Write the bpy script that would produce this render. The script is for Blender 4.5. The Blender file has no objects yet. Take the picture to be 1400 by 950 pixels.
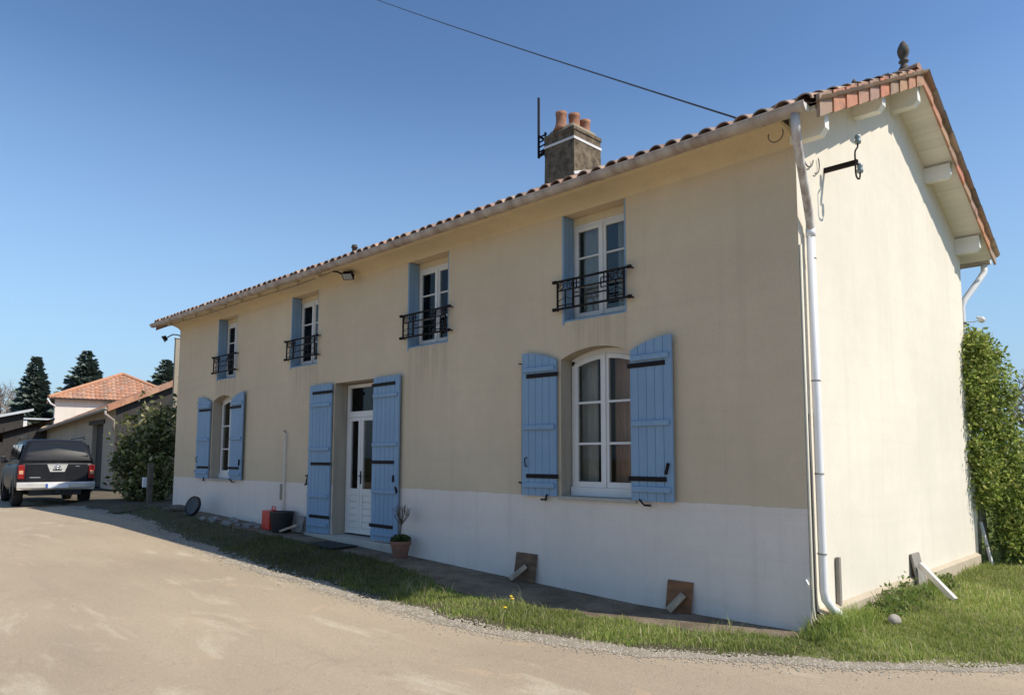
import bpy, math, random
import numpy as np
from mathutils import Vector, Matrix
random.seed(7); rng = np.random.default_rng(11)
scene = bpy.context.scene
COL = scene.collection
R = math.radians

# ------------------------------------------------------------------ materials
def nodes_mat(name):
    m = bpy.data.materials.new(name); m.use_nodes = True
    nt = m.node_tree
    return m, nt, nt.nodes['Principled BSDF']

def noise(nt, scale, detail=4, rough=.55, vec=None, dist=0):
    n = nt.nodes.new('ShaderNodeTexNoise'); n.inputs['Scale'].default_value = scale
    n.inputs['Detail'].default_value = detail; n.inputs['Roughness'].default_value = rough
    n.inputs['Distortion'].default_value = dist
    if vec is not None: nt.links.new(vec, n.inputs['Vector'])
    return n.outputs['Fac']

def ramp(nt, fac, a, b, c0=(0,0,0,1), c1=(1,1,1,1)):
    r = nt.nodes.new('ShaderNodeValToRGB'); e = r.color_ramp.elements
    e[0].position, e[1].position = a, b; e[0].color, e[1].color = c0, c1
    nt.links.new(fac, r.inputs['Fac']); return r.outputs['Color']

def mix(nt, fac, a, b, mode='MIX'):
    m = nt.nodes.new('ShaderNodeMix'); m.data_type = 'RGBA'; m.blend_type = mode
    for i, v in ((0, fac), (6, a), (7, b)):
        if hasattr(v, 'is_linked'): nt.links.new(v, m.inputs[i])
        elif i == 0: m.inputs[0].default_value = v
        else: m.inputs[i].default_value = (*v[:3], 1)
    return m.outputs[2]

def coords(nt, scale=(1,1,1)):
    tc = nt.nodes.new('ShaderNodeNewGeometry'); mp = nt.nodes.new('ShaderNodeMapping')
    mp.inputs['Scale'].default_value = scale
    nt.links.new(tc.outputs['Position'], mp.inputs['Vector']); return mp.outputs['Vector']

def bump(nt, bs, h, strength, dist=.02):
    b = nt.nodes.new('ShaderNodeBump'); b.inputs['Strength'].default_value = strength
    b.inputs['Distance'].default_value = dist
    nt.links.new(h, b.inputs['Height']); nt.links.new(b.outputs['Normal'], bs.inputs['Normal'])

def simple(name, c, rough=.6, var=.18, scale=6, metal=0, bmp=0, bscale=40, c2=None, spec=.5, stretch=(1,1,1)):
    m, nt, bs = nodes_mat(name)
    v = coords(nt, stretch)
    f = noise(nt, scale, 5, .6, v)
    lo = c2 if c2 else tuple(x*(1-var) for x in c); hi = c if c2 else tuple(min(1, x*(1+var)) for x in c)
    col = mix(nt, ramp(nt, f, .35, .65), lo, hi)
    nt.links.new(col, bs.inputs['Base Color'])
    bs.inputs['Roughness'].default_value = rough; bs.inputs['Metallic'].default_value = metal
    bs.inputs['Specular IOR Level'].default_value = spec
    if bmp: bump(nt, bs, noise(nt, bscale, 4, .6, v), bmp, .01)
    return m

def stucco(name, c, dirt, fine=.35, streak=.35):
    m, nt, bs = nodes_mat(name)
    v = coords(nt)
    f1 = noise(nt, .55, 4, .6, v); f2 = noise(nt, 5, 5, .6, v)
    col = mix(nt, ramp(nt, f1, .3, .75), tuple(x*.90 for x in c), tuple(min(.9,x*1.06) for x in c))
    # vertical weathering runs
    vs = coords(nt, (2.6, 2.6, .16)); f3 = noise(nt, 1.7, 4, .65, vs)
    col = mix(nt, mix(nt, ramp(nt, f3, .52, .78), (0,0,0), (streak,)*3), col, dirt)
    hb = coords(nt, (.25, .25, 7)); f4 = noise(nt, 1.2, 3, .5, hb)
    col = mix(nt, mix(nt, ramp(nt, f4, .5, .8), (0,0,0), (.14,)*3), col, dirt)
    col = mix(nt, mix(nt, ramp(nt, f2, .4, .65), (.16,)*3, (0,0,0)), col, tuple(x*.8 for x in c))
    col = mix(nt, mix(nt, ramp(nt, noise(nt, 38, 4, .75, v), .30, .52), (.20,)*3, (0,0,0)), col, tuple(x*.62 for x in c))
    nt.links.new(col, bs.inputs['Base Color'])
    bs.inputs['Roughness'].default_value = .92; bs.inputs['Specular IOR Level'].default_value = .15
    bump(nt, bs, noise(nt, 90, 4, .7, v), fine, .012)
    return m

M = {}
M['facade'] = stucco('facade_render', (.695,.55,.38), (.46,.355,.235), .55, .26)
M['plinth'] = stucco('plinth_paint', (.83,.715,.62), (.54,.465,.39), .4, .4)
M['gable'] = stucco('gable_render', (.81,.735,.605), (.60,.53,.43), .4, .26)
M['cove'] = stucco('cove_render', (.68,.55,.36), (.40,.30,.19), .25, .35)
M['found'] = stucco('foundation_render', (.55,.46,.34), (.36,.30,.22), .6, .5)
M['stone'] = stucco('jamb_stone', (.46,.39,.30), (.2,.16,.12), .7, .5)
M['white'] = simple('white_paint', (.70,.665,.62), .45, .05, 3)
M['trim'] = simple('white_woodwork', (.78,.75,.68), .6, .06, 3, bmp=.1)
M['soffit'] = simple('soffit_boards', (.80,.76,.68), .7, .08, 2, bmp=.15, bscale=8, stretch=(.3,6,6))
M['iron'] = simple('black_iron', (.008,.007,.008), .7, .4, 30, c2=(.02,.012,.01), spec=.2)
M['zinc'] = simple('gutter_zinc', (.52,.45,.39), .55, .2, 1.6, c2=(.30,.22,.18), stretch=(3,1,1))
M['pvc'] = simple('pvc_pipe', (.80,.79,.78), .4, .03, 2)
M['pipe_dirty'] = simple('weathered_pipe', (.70,.65,.60), .5, .2, 2.2, c2=(.33,.26,.22), stretch=(6,6,1.2))
M['cable'] = simple('black_cable', (.05,.05,.055), .45)
M['conduit'] = simple('cream_conduit', (.72,.66,.50), .6, .05)
M['chimney'] = simple('chimney_masonry', (.225,.175,.12), .95, .25, 8, bmp=.9, bscale=22, c2=(.075,.058,.043), spec=.1)
M['mortar'] = stucco('mortar_cap', (.34,.28,.20), (.16,.12,.085), .9, .7)
M['terra'] = simple('terracotta', (.44,.20,.11), .85, .25, 9, bmp=.3, c2=(.22,.11,.07))
M['dark_urn'] = simple('weathered_finial', (.09,.075,.06), .85, .4, 14, bmp=.3)
M['grey_wood'] = simple('grey_wood', (.26,.235,.20), .85, .25, 6, bmp=.3, bscale=12, stretch=(6,6,.8))
M['brown_board'] = simple('brown_board', (.32,.135,.05), .75, .25, 4, bmp=.2, c2=(.17,.072,.03), stretch=(1,1,4))
M['dark_board'] = simple('dark_board', (.20,.115,.06), .8, .25, 4, bmp=.2, c2=(.10,.056,.032), stretch=(1,1,4))
M['pale_wood'] = simple('pale_wood', (.40,.31,.22), .8, .2, 8, bmp=.2)
M['bark'] = simple('bark', (.13,.10,.075), .9, .3, 9, bmp=.5)
M['pale_bark'] = simple('pale_bark', (.30,.25,.18), .9, .3, 9, bmp=.4)
M['twig'] = simple('bare_twigs', (.24,.20,.17), .9, .25, 1)  # far twigs, distance haze put into the paler colour
M['black_pl'] = simple('black_plastic', (.012,.012,.014), .45, .2, 5)
M['red_pl'] = simple('red_plastic', (.62,.035,.02), .4, .1, 5)
M['rubble'] = simple('pale_rubble', (.22,.205,.185), .95, .3, 9, bmp=.5)
M['mat'] = simple('doormat_rubber', (.02,.02,.02), .95, .4, 30, bmp=.5)
M['step'] = stucco('step_stone', (.50,.45,.38), (.25,.22,.18), .6, .4)
M['concrete'] = stucco('concrete_post', (.36,.31,.235), (.2,.17,.13), .5, .4)
M['barn_wall'] = stucco('barn_render', (.40,.345,.275), (.22,.18,.14), .6, .6)
M['tower_wall'] = stucco('tower_render', (.80,.74,.64), (.5,.44,.36), .5, .4)
M['dark_wood'] = simple('dark_timber', (.04,.034,.03), .85, .3, 5, stretch=(5,5,.6))
M['metal_roof'] = simple('metal_roofing', (.55,.56,.57), .45, .1, 2)
M['curt_grey'] = simple('grey_curtain', (.46,.41,.35), .9, .12, 5, stretch=(6,6,.3))
M['curt_red'] = simple('russet_curtain', (.46,.28,.20), .9, .15, 5, stretch=(6,6,.3))
M['curt_yel'] = simple('ochre_curtain', (.48,.37,.16), .9, .2, 5, stretch=(6,6,.3))
M['inside'] = simple('interior_plaster', (.30,.27,.24), .9, .1)
M['lamp_glass'] = simple('floodlight_glass', (.35,.36,.36), .12, .1)
M['plantpot'] = simple('plant_pot', (.22,.10,.065), .75, .2, 6)
M['pot_leaf'] = simple('pot_herbs', (.05,.075,.025), .7, .3, 10)
M['flower'] = simple('dandelion_yellow', (.75,.50,.02), .7, .1)
M['stem'] = simple('flower_stem', (.14,.22,.05), .7, .1)
# car
m, nt, bs = nodes_mat('car_paint'); bs.inputs['Base Color'].default_value = (.028,.032,.042,1)
bs.inputs['Metallic'].default_value = .0; bs.inputs['Roughness'].default_value = .32; bs.inputs['Coat Weight'].default_value = .0; bs.inputs['Specular IOR Level'].default_value = .22; bs.inputs['Roughness'].default_value = .42
bs.inputs['Coat Roughness'].default_value = .08
nt.links.new(mix(nt, ramp(nt, noise(nt, 3, 5, .6, coords(nt)), .35, .7), (.011,.012,.016), (.02,.02,.022)), bs.inputs['Base Color'])
M['car'] = m
M['chrome'] = simple('bumper_chrome', (.72,.68,.62), .3, .08, 3, metal=.35)
M['silver'] = simple('silver_trim', (.75,.75,.75), .2, .03, 3, metal=.8)
M['tyre'] = simple('tyre_rubber', (.018,.018,.018), .85)
M['tail_red'] = simple('tail_lamp_red', (.28,.012,.012), .15, .1)
M['tail_clear'] = simple('tail_lamp_clear', (.65,.35,.2), .15, .1)
M['plate'] = simple('plate_white', (.75,.76,.78), .4, .03)
M['plate_blue'] = simple('plate_blue', (.03,.09,.4), .4)
m, nt, bs = nodes_mat('dark_car_glass'); bs.inputs['Base Color'].default_value = (.012,.015,.018,1); bs.inputs['Roughness'].default_value = .04
bs.inputs['Specular IOR Level'].default_value = .35
M['car_glass'] = m

# blue shutter paint, slightly worn
def blue_mat():
    m, nt, bs = nodes_mat('blue_shutter_paint')
    v = coords(nt); vs = coords(nt, (9,9,.7))
    col = mix(nt, ramp(nt, noise(nt, 1.3, 4, .6, v), .3, .7), (.225,.33,.445), (.265,.38,.50))
    col = mix(nt, mix(nt, ramp(nt, noise(nt, 2.2, 5, .7, vs), .55, .8), (0,0,0), (.45,)*3), col, (.15,.24,.36))
    wear = ramp(nt, noise(nt, 14, 6, .75, coords(nt, (2.5,2.5,.5))), .60, .68)
    col = mix(nt, mix(nt, wear, (0,0,0), (.55,)*3), col, (.36,.45,.53))
    pk = ramp(nt, noise(nt, 1.0, 2, .5, coords(nt, (11,11,.05))), .35, .65)
    col = mix(nt, mix(nt, pk, (.25,)*3, (0,0,0)), col, (.17,.27,.40))
    nt.links.new(col, bs.inputs['Base Color']); bs.inputs['Roughness'].default_value = .7; bs.inputs['Specular IOR Level'].default_value = .25
    bump(nt, bs, noise(nt, 3, 5, .7, vs), .35, .01); return m
M['blue'] = blue_mat()
M['blue_gap'] = simple('shutter_groove', (.05,.09,.17), .8)

# window glass: see-through with mirror reflection by Fresnel
m = bpy.data.materials.new('window_glass'); m.use_nodes = True; nt = m.node_tree; nt.nodes.clear()
o = nt.nodes.new('ShaderNodeOutputMaterial'); mx = nt.nodes.new('ShaderNodeMixShader')
tr = nt.nodes.new('ShaderNodeBsdfTransparent'); tr.inputs['Color'].default_value = (.82,.85,.84,1)
gl = nt.nodes.new('ShaderNodeBsdfGlossy'); gl.inputs['Roughness'].default_value = .015
fr = nt.nodes.new('ShaderNodeFresnel'); fr.inputs['IOR'].default_value = 1.38
nt.links.new(fr.outputs[0], mx.inputs[0]); nt.links.new(tr.outputs[0], mx.inputs[1]); nt.links.new(gl.outputs[0], mx.inputs[2])
nt.links.new(mx.outputs[0], o.inputs[0]); M['glass'] = m

def tint_mat(name, rough=.8, trans=0.0, mult=(1,1,1), bmp=0, bscale=60):
    m, nt, bs = nodes_mat(name)
    a = nt.nodes.new('ShaderNodeAttribute'); a.attribute_name = 'tint'
    col = mix(nt, 1.0, a.outputs['Color'], mult, 'MULTIPLY')
    if bmp:
        v = coords(nt)
        col = mix(nt, mix(nt, ramp(nt, noise(nt, 9, 5, .65, v), .5, .72), (0,0,0), (.6,)*3), col, (.10,.085,.07))
        bump(nt, bs, noise(nt, bscale, 4, .6, v), bmp, .01)
    nt.links.new(col, bs.inputs['Base Color']); bs.inputs['Roughness'].default_value = rough
    bs.inputs['Specular IOR Level'].default_value = .25
    if trans:
        o = nt.nodes['Material Output']; t = nt.nodes.new('ShaderNodeBsdfTranslucent'); s = nt.nodes.new('ShaderNodeMixShader')
        s.inputs[0].default_value = trans; nt.links.new(col, t.inputs['Color'])
        nt.links.new(bs.outputs[0], s.inputs[1]); nt.links.new(t.outputs[0], s.inputs[2]); nt.links.new(s.outputs[0], o.inputs['Surface'])
    return m
M['tile'] = tint_mat('roof_tile', .85, 0, (1,1,1), .4)
M['verge'] = tint_mat('verge_tile', .85, 0, (1,1,1), .3)
M['leaf'] = tint_mat('leaf', .42, .42)
M['grass'] = tint_mat('grass_blade', .55, .45)
M['needle'] = tint_mat('conifer_needle', .7, .1)
M['pebble'] = tint_mat('pebble', .95)

# ------------------------------------------------------------------ mesh builder
class MB:
    def __init__(s): s.v = []; s.f = []; s.mi = []; s.t = []; s.cm = 0; s.ct = None
    def face(s, pts, mi=None):
        n = len(s.v); s.v += [tuple(p) for p in pts]; s.f.append(tuple(range(n, n+len(pts)))); s.mi.append(s.cm if mi is None else mi); s.t.append(s.ct)
    def grid(s, rows, closed=False, cap=False):
        n = len(s.v); k = len(rows[0])
        for r in rows: s.v += [tuple(p) for p in r]
        for i in range(len(rows)-1):
            for j in range(k if closed else k-1):
                a, b = n+i*k+j, n+i*k+(j+1) % k
                s.f.append((a, b, b+k, a+k)); s.mi.append(s.cm); s.t.append(s.ct)
        if cap:
            s.f.append(tuple(n+j for j in reversed(range(k)))); s.mi.append(s.cm); s.t.append(s.ct)
            m = n+(len(rows)-1)*k; s.f.append(tuple(m+j for j in range(k))); s.mi.append(s.cm); s.t.append(s.ct)
        return s
    def box(s, x0, x1, y0, y1, z0, z1, mat=None):
        c = [Vector((x, y, z)) for z in (z0, z1) for x, y in ((x0,y0),(x1,y0),(x1,y1),(x0,y1))]
        if mat is not None: c = [mat @ p for p in c]
        n = len(s.v); s.v += [tuple(p) for p in c]
        for q in ((0,3,2,1),(4,5,6,7),(0,1,5,4),(1,2,6,5),(2,3,7,6),(3,0,4,7)):
            s.f.append(tuple(n+i for i in q)); s.mi.append(s.cm); s.t.append(s.ct)
        return s
    def beam(s, a, b, w, h, up=(0,0,1)):
        a, b = Vector(a), Vector(b); d = (b-a).normalized(); u = Vector(up); sd = d.cross(u)
        if sd.length < 1e-4: sd = d.cross(Vector((1,0,0)))
        sd.normalize(); u = sd.cross(d)
        ring = [sd*(w/2)*i + u*(h/2)*j for i, j in ((-1,-1),(1,-1),(1,1),(-1,1))]
        return s.grid([[a+q for q in ring], [b+q for q in ring]], True, True)
    def tube(s, pts, r, n=10, cap=True):
        pts = [Vector(p) for p in pts]; rows = []
        rr = r if hasattr(r, '__len__') else [r]*len(pts); ref = None
        for i, p in enumerate(pts):
            d = (pts[min(i+1, len(pts)-1)] - pts[max(i-1, 0)]).normalized()
            if ref is None:
                ref = d.cross(Vector((0,0,1)))
                if ref.length < .05: ref = d.cross(Vector((1,0,0)))
            ref = (ref - d*ref.dot(d)).normalized(); q = d.cross(ref)
            rows.append([p + (ref*math.cos(2*math.pi*k/n) + q*math.sin(2*math.pi*k/n))*rr[i] for k in range(n)])
        return s.grid(rows, True, cap)
    def lathe(s, c, prof, n=20):
        c = Vector(c)
        return s.grid([[c+Vector((r*math.cos(2*math.pi*k/n), r*math.sin(2*math.pi*k/n), z)) for k in range(n)] for r, z in prof], True, True)
    def prism(s, poly, ax, a, b):     # polygon in the two other axes, extruded along ax
        def P(p, t):
            q = list(p); q.insert('xyz'.index(ax), t); return q
        return s.grid([[P(p, a) for p in poly], [P(p, b) for p in poly]], True, True)
    def build(s, name, mat, parent=None, smooth=False, local=False, bevel=0):
        off = Vector((0,0,0)); p = parent
        while p is not None and not local: off += p.location; p = p.parent
        me = bpy.data.meshes.new(name)
        me.from_pydata([tuple(Vector(v)-off) for v in s.v], [], s.f)
        for m in (mat if isinstance(mat, (list, tuple)) else [mat]): me.materials.append(m)
        me.polygons.foreach_set('material_index', s.mi)
        if any(t is not None for t in s.t):
            a = me.attributes.new('tint', 'FLOAT_COLOR', 'FACE')
            a.data.foreach_set('color', [x for t in s.t for x in (*(t or (.3,.3,.3)), 1)])
        if smooth: me.polygons.foreach_set('use_smooth', [True]*len(s.f))
        me.validate(); me.update()
        o = bpy.data.objects.new(name, me); COL.objects.link(o)
        if parent is not None: o.parent = parent
        if bevel:
            b = o.modifiers.new('edge', 'BEVEL'); b.width = bevel; b.segments = 2; b.limit_method = 'ANGLE'
        return o

def tag(o, label=None, cat=None, group=None, kind=None):
    for k, v in (('label', label), ('category', cat), ('group', group), ('kind', kind)):
        if v: o[k] = v
    return o
def empty(name, loc, label, cat, rz=0, group=None):
    e = bpy.data.objects.new(name, None); COL.objects.link(e); e.location = loc; e.rotation_euler = (0,0,rz); e.empty_display_size = .2
    return tag(e, label, cat, group)

def fast_mesh(name, V, F, mat, tint=None, smooth=False, parent=None):
    """V (n,3), F (m,k) numpy; tint per face (m,3)"""
    me = bpy.data.meshes.new(name); V = np.asarray(V, np.float32); F = np.asarray(F, np.int32); m, k = F.shape
    me.vertices.add(len(V)); me.vertices.foreach_set('co', V.ravel())
    me.loops.add(m*k); me.loops.foreach_set('vertex_index', F.ravel())
    me.polygons.add(m); me.polygons.foreach_set('loop_start', np.arange(0, m*k, k, dtype=np.int32))
    if smooth: me.polygons.foreach_set('use_smooth', np.ones(m, bool))
    me.materials.append(mat)
    if tint is not None:
        a = me.attributes.new('tint', 'FLOAT_COLOR', 'FACE')
        a.data.foreach_set('color', np.concatenate([tint, np.ones((m,1))], 1).astype(np.float32).ravel())
    me.update(calc_edges=True)
    o = bpy.data.objects.new(name, me); COL.objects.link(o)
    if parent is not None: o.parent = parent
    return o

# ------------------------------------------------------------------ terrain
def sstep(a, b, x): t = np.clip((x-a)/(b-a), 0, 1); return t*t*(3-2*t)
def zt(x, y):
    x = np.asarray(x, float); y = np.asarray(y, float)
    k = np.clip(-2-x, 0, 11.3)
    return -1.15 + .0245*k + .0105*np.clip(-2-x, 0, 13)*sstep(-1.7, -.35, y)*sstep(-24,-19,x)
def ztf(x, y): return float(zt(x, y))

EDGE = [(-60,-1.5),(-20,-1.35),(-16,-1.3),(-13.7,-1.4),(-10.4,-1.85),(-7.25,-2.13),(-5.35,-2.18),(-4.1,-2.2),(-3.0,-2.17),(-2.05,-2.03),(-1.27,-1.9),(-.68,-1.66),(-.18,-1.36),(.32,-1.10),(.73,-.82),(1.09,-.46),(1.6,.0),(2.6,1.3),(4.5,4),(8,10),(14,22)]
EX = np.array([p[0] for p in EDGE]); EY = np.array([p[1] for p in EDGE])
def edge_y(x): return np.interp(x, EX, EY)

def sheet(name, xs, ylo, yhi, ny, dz, mat, wob=0):
    V = []; n = ny+1
    for x in xs:
        a, b = ylo(x), yhi(x)
        for j in range(n):
            y = a+(b-a)*j/ny; V.append((x, y, ztf(x, y)+(dz if 0 < j < ny or dz < .003 else .003)))
    F = [(i*n+j, (i+1)*n+j, (i+1)*n+j+1, i*n+j+1) for i in range(len(xs)-1) for j in range(ny)]
    o = fast_mesh(name, V, F, mat, smooth=True); return tag(o, kind='structure')

def ground_mat():
    m, nt, bs = nodes_mat('field_ground'); v = coords(nt)
    c = mix(nt, ramp(nt, noise(nt, .12, 6, .6, v), .35, .65), (.075,.095,.03), (.13,.125,.045))
    c = mix(nt, mix(nt, ramp(nt, noise(nt, 3, 5, .6, v), .45, .65), (0,0,0), (.6,)*3), c, (.09,.075,.04))
    nt.links.new(c, bs.inputs['Base Color']); bs.inputs['Roughness'].default_value = 1; bump(nt, bs, noise(nt, 20, 5, .6, v), .6, .05); return m
def road_mat():
    m, nt, bs = nodes_mat('road_surface'); v = coords(nt); va = coords(nt, (.55,1.7,1))
    c = mix(nt, ramp(nt, noise(nt, .5, 5, .6, va), .3, .72), (.41,.325,.225), (.52,.415,.285))
    c = mix(nt, mix(nt, ramp(nt, noise(nt, 1.1, 6, .62, va, .4), .57, .70), (0,0,0), (.85,)*3), c, (.62,.53,.38))     # pale dusty patches
    c = mix(nt, mix(nt, ramp(nt, noise(nt, .8, 6, .65, coords(nt,(.35,2.2,1)), .5), .60, .76), (0,0,0), (.4,)*3), c, (.34,.28,.215))
    c = mix(nt, mix(nt, ramp(nt, noise(nt, 1.7, 5, .6, coords(nt,(1,1.3,1)), .6), .62, .70), (0,0,0), (.5,)*3), c, (.60,.43,.28))
    c = mix(nt, mix(nt, ramp(nt, noise(nt, 55, 4, .8, v), .30, .55), (.45,)*3, (0,0,0)), c, (.24,.19,.14))
    c = mix(nt, mix(nt, ramp(nt, noise(nt, 33, 3, .7, v), .62, .72), (0,0,0), (.45,)*3), c, (.66,.58,.45))
    w = nt.nodes.new('ShaderNodeTexVoronoi'); w.feature = 'DISTANCE_TO_EDGE'; w.inputs['Scale'].default_value = .55
    wv = nt.nodes.new('ShaderNodeVectorMath'); wv.operation = 'ADD'; nn = nt.nodes.new('ShaderNodeTexNoise'); nn.inputs['Scale'].default_value = 2.2; nn.inputs['Detail'].default_value = 5
    nt.links.new(v, nn.inputs['Vector']); nt.links.new(v, wv.inputs[0]); nt.links.new(nn.outputs['Color'], wv.inputs[1]); nt.links.new(wv.outputs[0], w.inputs['Vector'])
    c = mix(nt, mix(nt, mix(nt, ramp(nt, w.outputs['Distance'], .0, .009), (.22,)*3, (0,0,0)), (0,0,0), ramp(nt, noise(nt, .35, 2, .5, v), .42, .58)), c, (.20,.16,.12))
    nt.links.new(c, bs.inputs['Base Color']); bs.inputs['Roughness'].default_value = .95; bs.inputs['Specular IOR Level'].default_value = .2
    h = nt.nodes.new('ShaderNodeMath'); h.operation = 'ADD'; nt.links.new(noise(nt, 110, 3, .7, v), h.inputs[0]); nt.links.new(noise(nt, 7, 4, .6, v), h.inputs[1])
    bump(nt, bs, h.outputs[0], .55, .012); return m
def soil_mat(name, a, b, g):
    m, nt, bs = nodes_mat(name); v = coords(nt)
    c = mix(nt, ramp(nt, noise(nt, 2.5, 6, .65, v), .35, .65), a, b)
    c = mix(nt, mix(nt, ramp(nt, noise(nt, 45, 4, .7, v), .45, .6), (0,0,0), (.55,)*3), c, g)
    nt.links.new(c, bs.inputs['Base Color']); bs.inputs['Roughness'].default_value = 1; bs.inputs['Specular IOR Level'].default_value = .1
    bump(nt, bs, noise(nt, 60, 5, .7, v), .8, .02); return m

gx = np.concatenate([[-1500,-600,-250,-120,-70], np.arange(-50, 14.1, 1.0), [25,60,150,500,1500]])
gy = np.concatenate([[-1500,-500,-150,-60,-25], np.arange(-14, 16.1, .4), [25,50,120,300,800,2500]])
V = [(x, y, ztf(x, y)-.02) for x in gx for y in gy]; n = len(gy)
F = [(i*n+j, (i+1)*n+j, (i+1)*n+j+1, i*n+j+1) for i in range(len(gx)-1) for j in range(n-1)]
tag(fast_mesh('ground', V, F, ground_mat(), smooth=True), kind='structure')
rx = np.unique(np.concatenate([np.arange(-60, 8.01, .25), EX[EX <= 8]]))
def jit(x): return .035*math.sin(x*9.1)+.03*math.sin(x*23.7+1)+.05*math.sin(x*3.3)
sheet('road', rx, lambda x: -16, lambda x: edge_y(x)+.12+.5*jit(x), 40, .0, road_mat())
sheet('gravel_shoulder', rx, lambda x: edge_y(x)-.05+jit(x+4)*.8, lambda x: edge_y(x)+.19+jit(x)*1.8, 4, .005, soil_mat('shoulder_gravel', (.28,.24,.18), (.42,.355,.27), (.34,.30,.24)))
vx = np.arange(-15.4, .21, .2)
def path_y(x): return float(np.interp(x, [-30,-16,-12,-10,-8.6,-6,-4.8,-4,-3.4,-3,-2.35,-1.7,-1.2,-.8,-.5,-.2,.07,.2], [.6,-.2,-.62,-.6,-.55,-.56,-.78,-1.08,-1.12,-1.05,-.9,-.84,-.72,-.68,-.52,-.33,-.10,-.05]))
sheet('verge_soil', vx, lambda x: edge_y(x)+.18+jit(x), lambda x: path_y(x)+.02, 6, .009, soil_mat('verge_soil', (.085,.075,.045), (.14,.12,.07), (.10,.11,.045)))
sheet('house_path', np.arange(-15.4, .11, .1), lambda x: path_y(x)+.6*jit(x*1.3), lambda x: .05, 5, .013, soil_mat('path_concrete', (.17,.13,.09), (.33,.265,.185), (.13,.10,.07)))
sheet('yard_shade_dirt', np.arange(-48, -15.2, .4), lambda x: edge_y(x)+.15+jit(x), lambda x: 9, 16, .007, soil_mat('yard_shade_dirt', (.13,.10,.072), (.19,.15,.105), (.11,.10,.05)))  # yard dirt, with the house shade put into its darker brown
sheet('lawn_soil', np.arange(.0, 8.1, .25), lambda x: edge_y(x)+.18+jit(x), lambda x: 24, 40, .0085, soil_mat('lawn_soil', (.15,.16,.055), (.22,.20,.09), (.16,.19,.06)))

# ------------------------------------------------------------------ the house
L, D = 15.33, 6.14
H = empty('country_house', (0,0,-1.15), 'long two storey house with beige facade, cream gable, blue shutters and tiled roof', 'house')
ZC = 3.54
UPW = [(-13.134,.95),(-9.868,.985),(-6.212,.985),(-3.024,.985)]; UZ0 = 2.166
LOW = [(-13.26,-12.24), (-3.05,-1.97)]; LZ1, LZS = 1.815, 1.70
DX0, DX1, DZ0, DZ1 = -8.26, -7.03, -.85, 1.765
WT = .38
opens = [(x, x+w, UZ0, ZC-.001) for x, w in UPW] + [(a, b, .005, LZ1) for a, b in LOW] + [(DX0, DX1, DZ0, DZ1)]

def facade():
    mb = MB()
    xs = sorted({-L, 0.0} | {v for o in opens for v in o[:2]}); zs = sorted({-1.4, 0.0, .005, 3.70, ZC-.001} | {v for o in opens for v in o[2:]})
    # x subdivision so shading stays even
    for i in range(len(xs)-1):
        for j in range(len(zs)-1):
            cx, cz = (xs[i]+xs[i+1])/2, (zs[j]+zs[j+1])/2
            if any(a < cx < b and c < cz < d for a, b, c, d in opens): continue
            x0, x1, z0, z1 = xs[i], xs[i+1], zs[j], zs[j+1]
            if z1 <= 0: continue
            mb.face([(x0,0,z0),(x1,0,z0),(x1,0,z1),(x0,0,z1)], 0)
            mb.face([(x0,WT,z0),(x0,WT,z1),(x1,WT,z1),(x1,WT,z0)], 1)
    for k, (a, b, c, d) in enumerate(opens):
        mi = 0 if k < 4 else 2
        low = max(c, 0)
        mb.face([(a,0,low),(a,0,d),(a,WT,d),(a,WT,low)], mi); mb.face([(b,0,low),(b,WT,low),(b,WT,d),(b,0,d)], mi)
        if k < 4 or k == 6: mb.face([(a,0,d),(b,0,d),(b,WT,d),(a,WT,d)], mi)
        if k < 6: mb.face([(a,0,c),(a,WT,c),(b,WT,c),(b,0,c)], mi)
        if k in (4, 5):   # segmental arch: spandrels and soffit
            N = 14; arc = [(a+(b-a)*t/N, LZS+(LZ1-LZS)*(1-(2*t/N-1)**2)) for t in range(N+1)]
            for (xa, za), (xb, zb) in zip(arc, arc[1:]):
                if LZ1-za > 1e-4 or LZ1-zb > 1e-4:
                    mb.face([(xa,0,za),(xb,0,zb),(xb,0,LZ1),(xa,0,LZ1)], 0)
                mb.face([(xa,0,za),(xa,WT,za),(xb,WT,zb),(xb,0,zb)], 2)
    mb.face([(-L,0,3.70),(0,0,3.70),(0,WT,3.70),(-L,WT,3.70)], 0)
    return mb.build('facade_wall', [M['facade'], M['inside'], M['stone']], H)
def sill_stains(m):
    nt = m.node_tree; bs = nt.nodes['Principled BSDF']; src = bs.inputs['Base Color'].links[0].from_socket
    g = nt.nodes.new('ShaderNodeNewGeometry'); sp = nt.nodes.new('ShaderNodeSeparateXYZ'); nt.links.new(g.outputs['Position'], sp.inputs[0])
    def mth(op, a, b):
        n = nt.nodes.new('ShaderNodeMath'); n.operation = op
        for i, q in enumerate((a, b)):
            if hasattr(q, 'is_linked'): nt.links.new(q, n.inputs[i])
            else: n.inputs[i].default_value = q
        return n.outputs[0]
    tot = None
    for x, w in UPW:
        d = mth('ABSOLUTE', mth('SUBTRACT', sp.outputs['X'], x+w/2), 0)
        k = ramp(nt, mth('DIVIDE', d, w), .46, .60, (1,1,1,1), (0,0,0,1)); tot = k if tot is None else mth('ADD', tot, k)
    zr = nt.nodes.new('ShaderNodeMapRange'); nt.links.new(sp.outputs['Z'], zr.inputs[0]); zr.inputs[1].default_value = 1.15; zr.inputs[2].default_value = 2.15
    zt_ = mth('MULTIPLY', zr.outputs[0], mth('LESS_THAN', sp.outputs['Z'], 2.17))
    st = ramp(nt, noise(nt, 3.2, 5, .7, coords(nt, (4,4,.22))), .38, .62)
    f = mth('MULTIPLY', mth('MULTIPLY', tot, zt_), mth('MULTIPLY', st, .36))
    nt.links.new(mix(nt, f, src, (.30,.225,.15)), bs.inputs['Base Color'])
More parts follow.
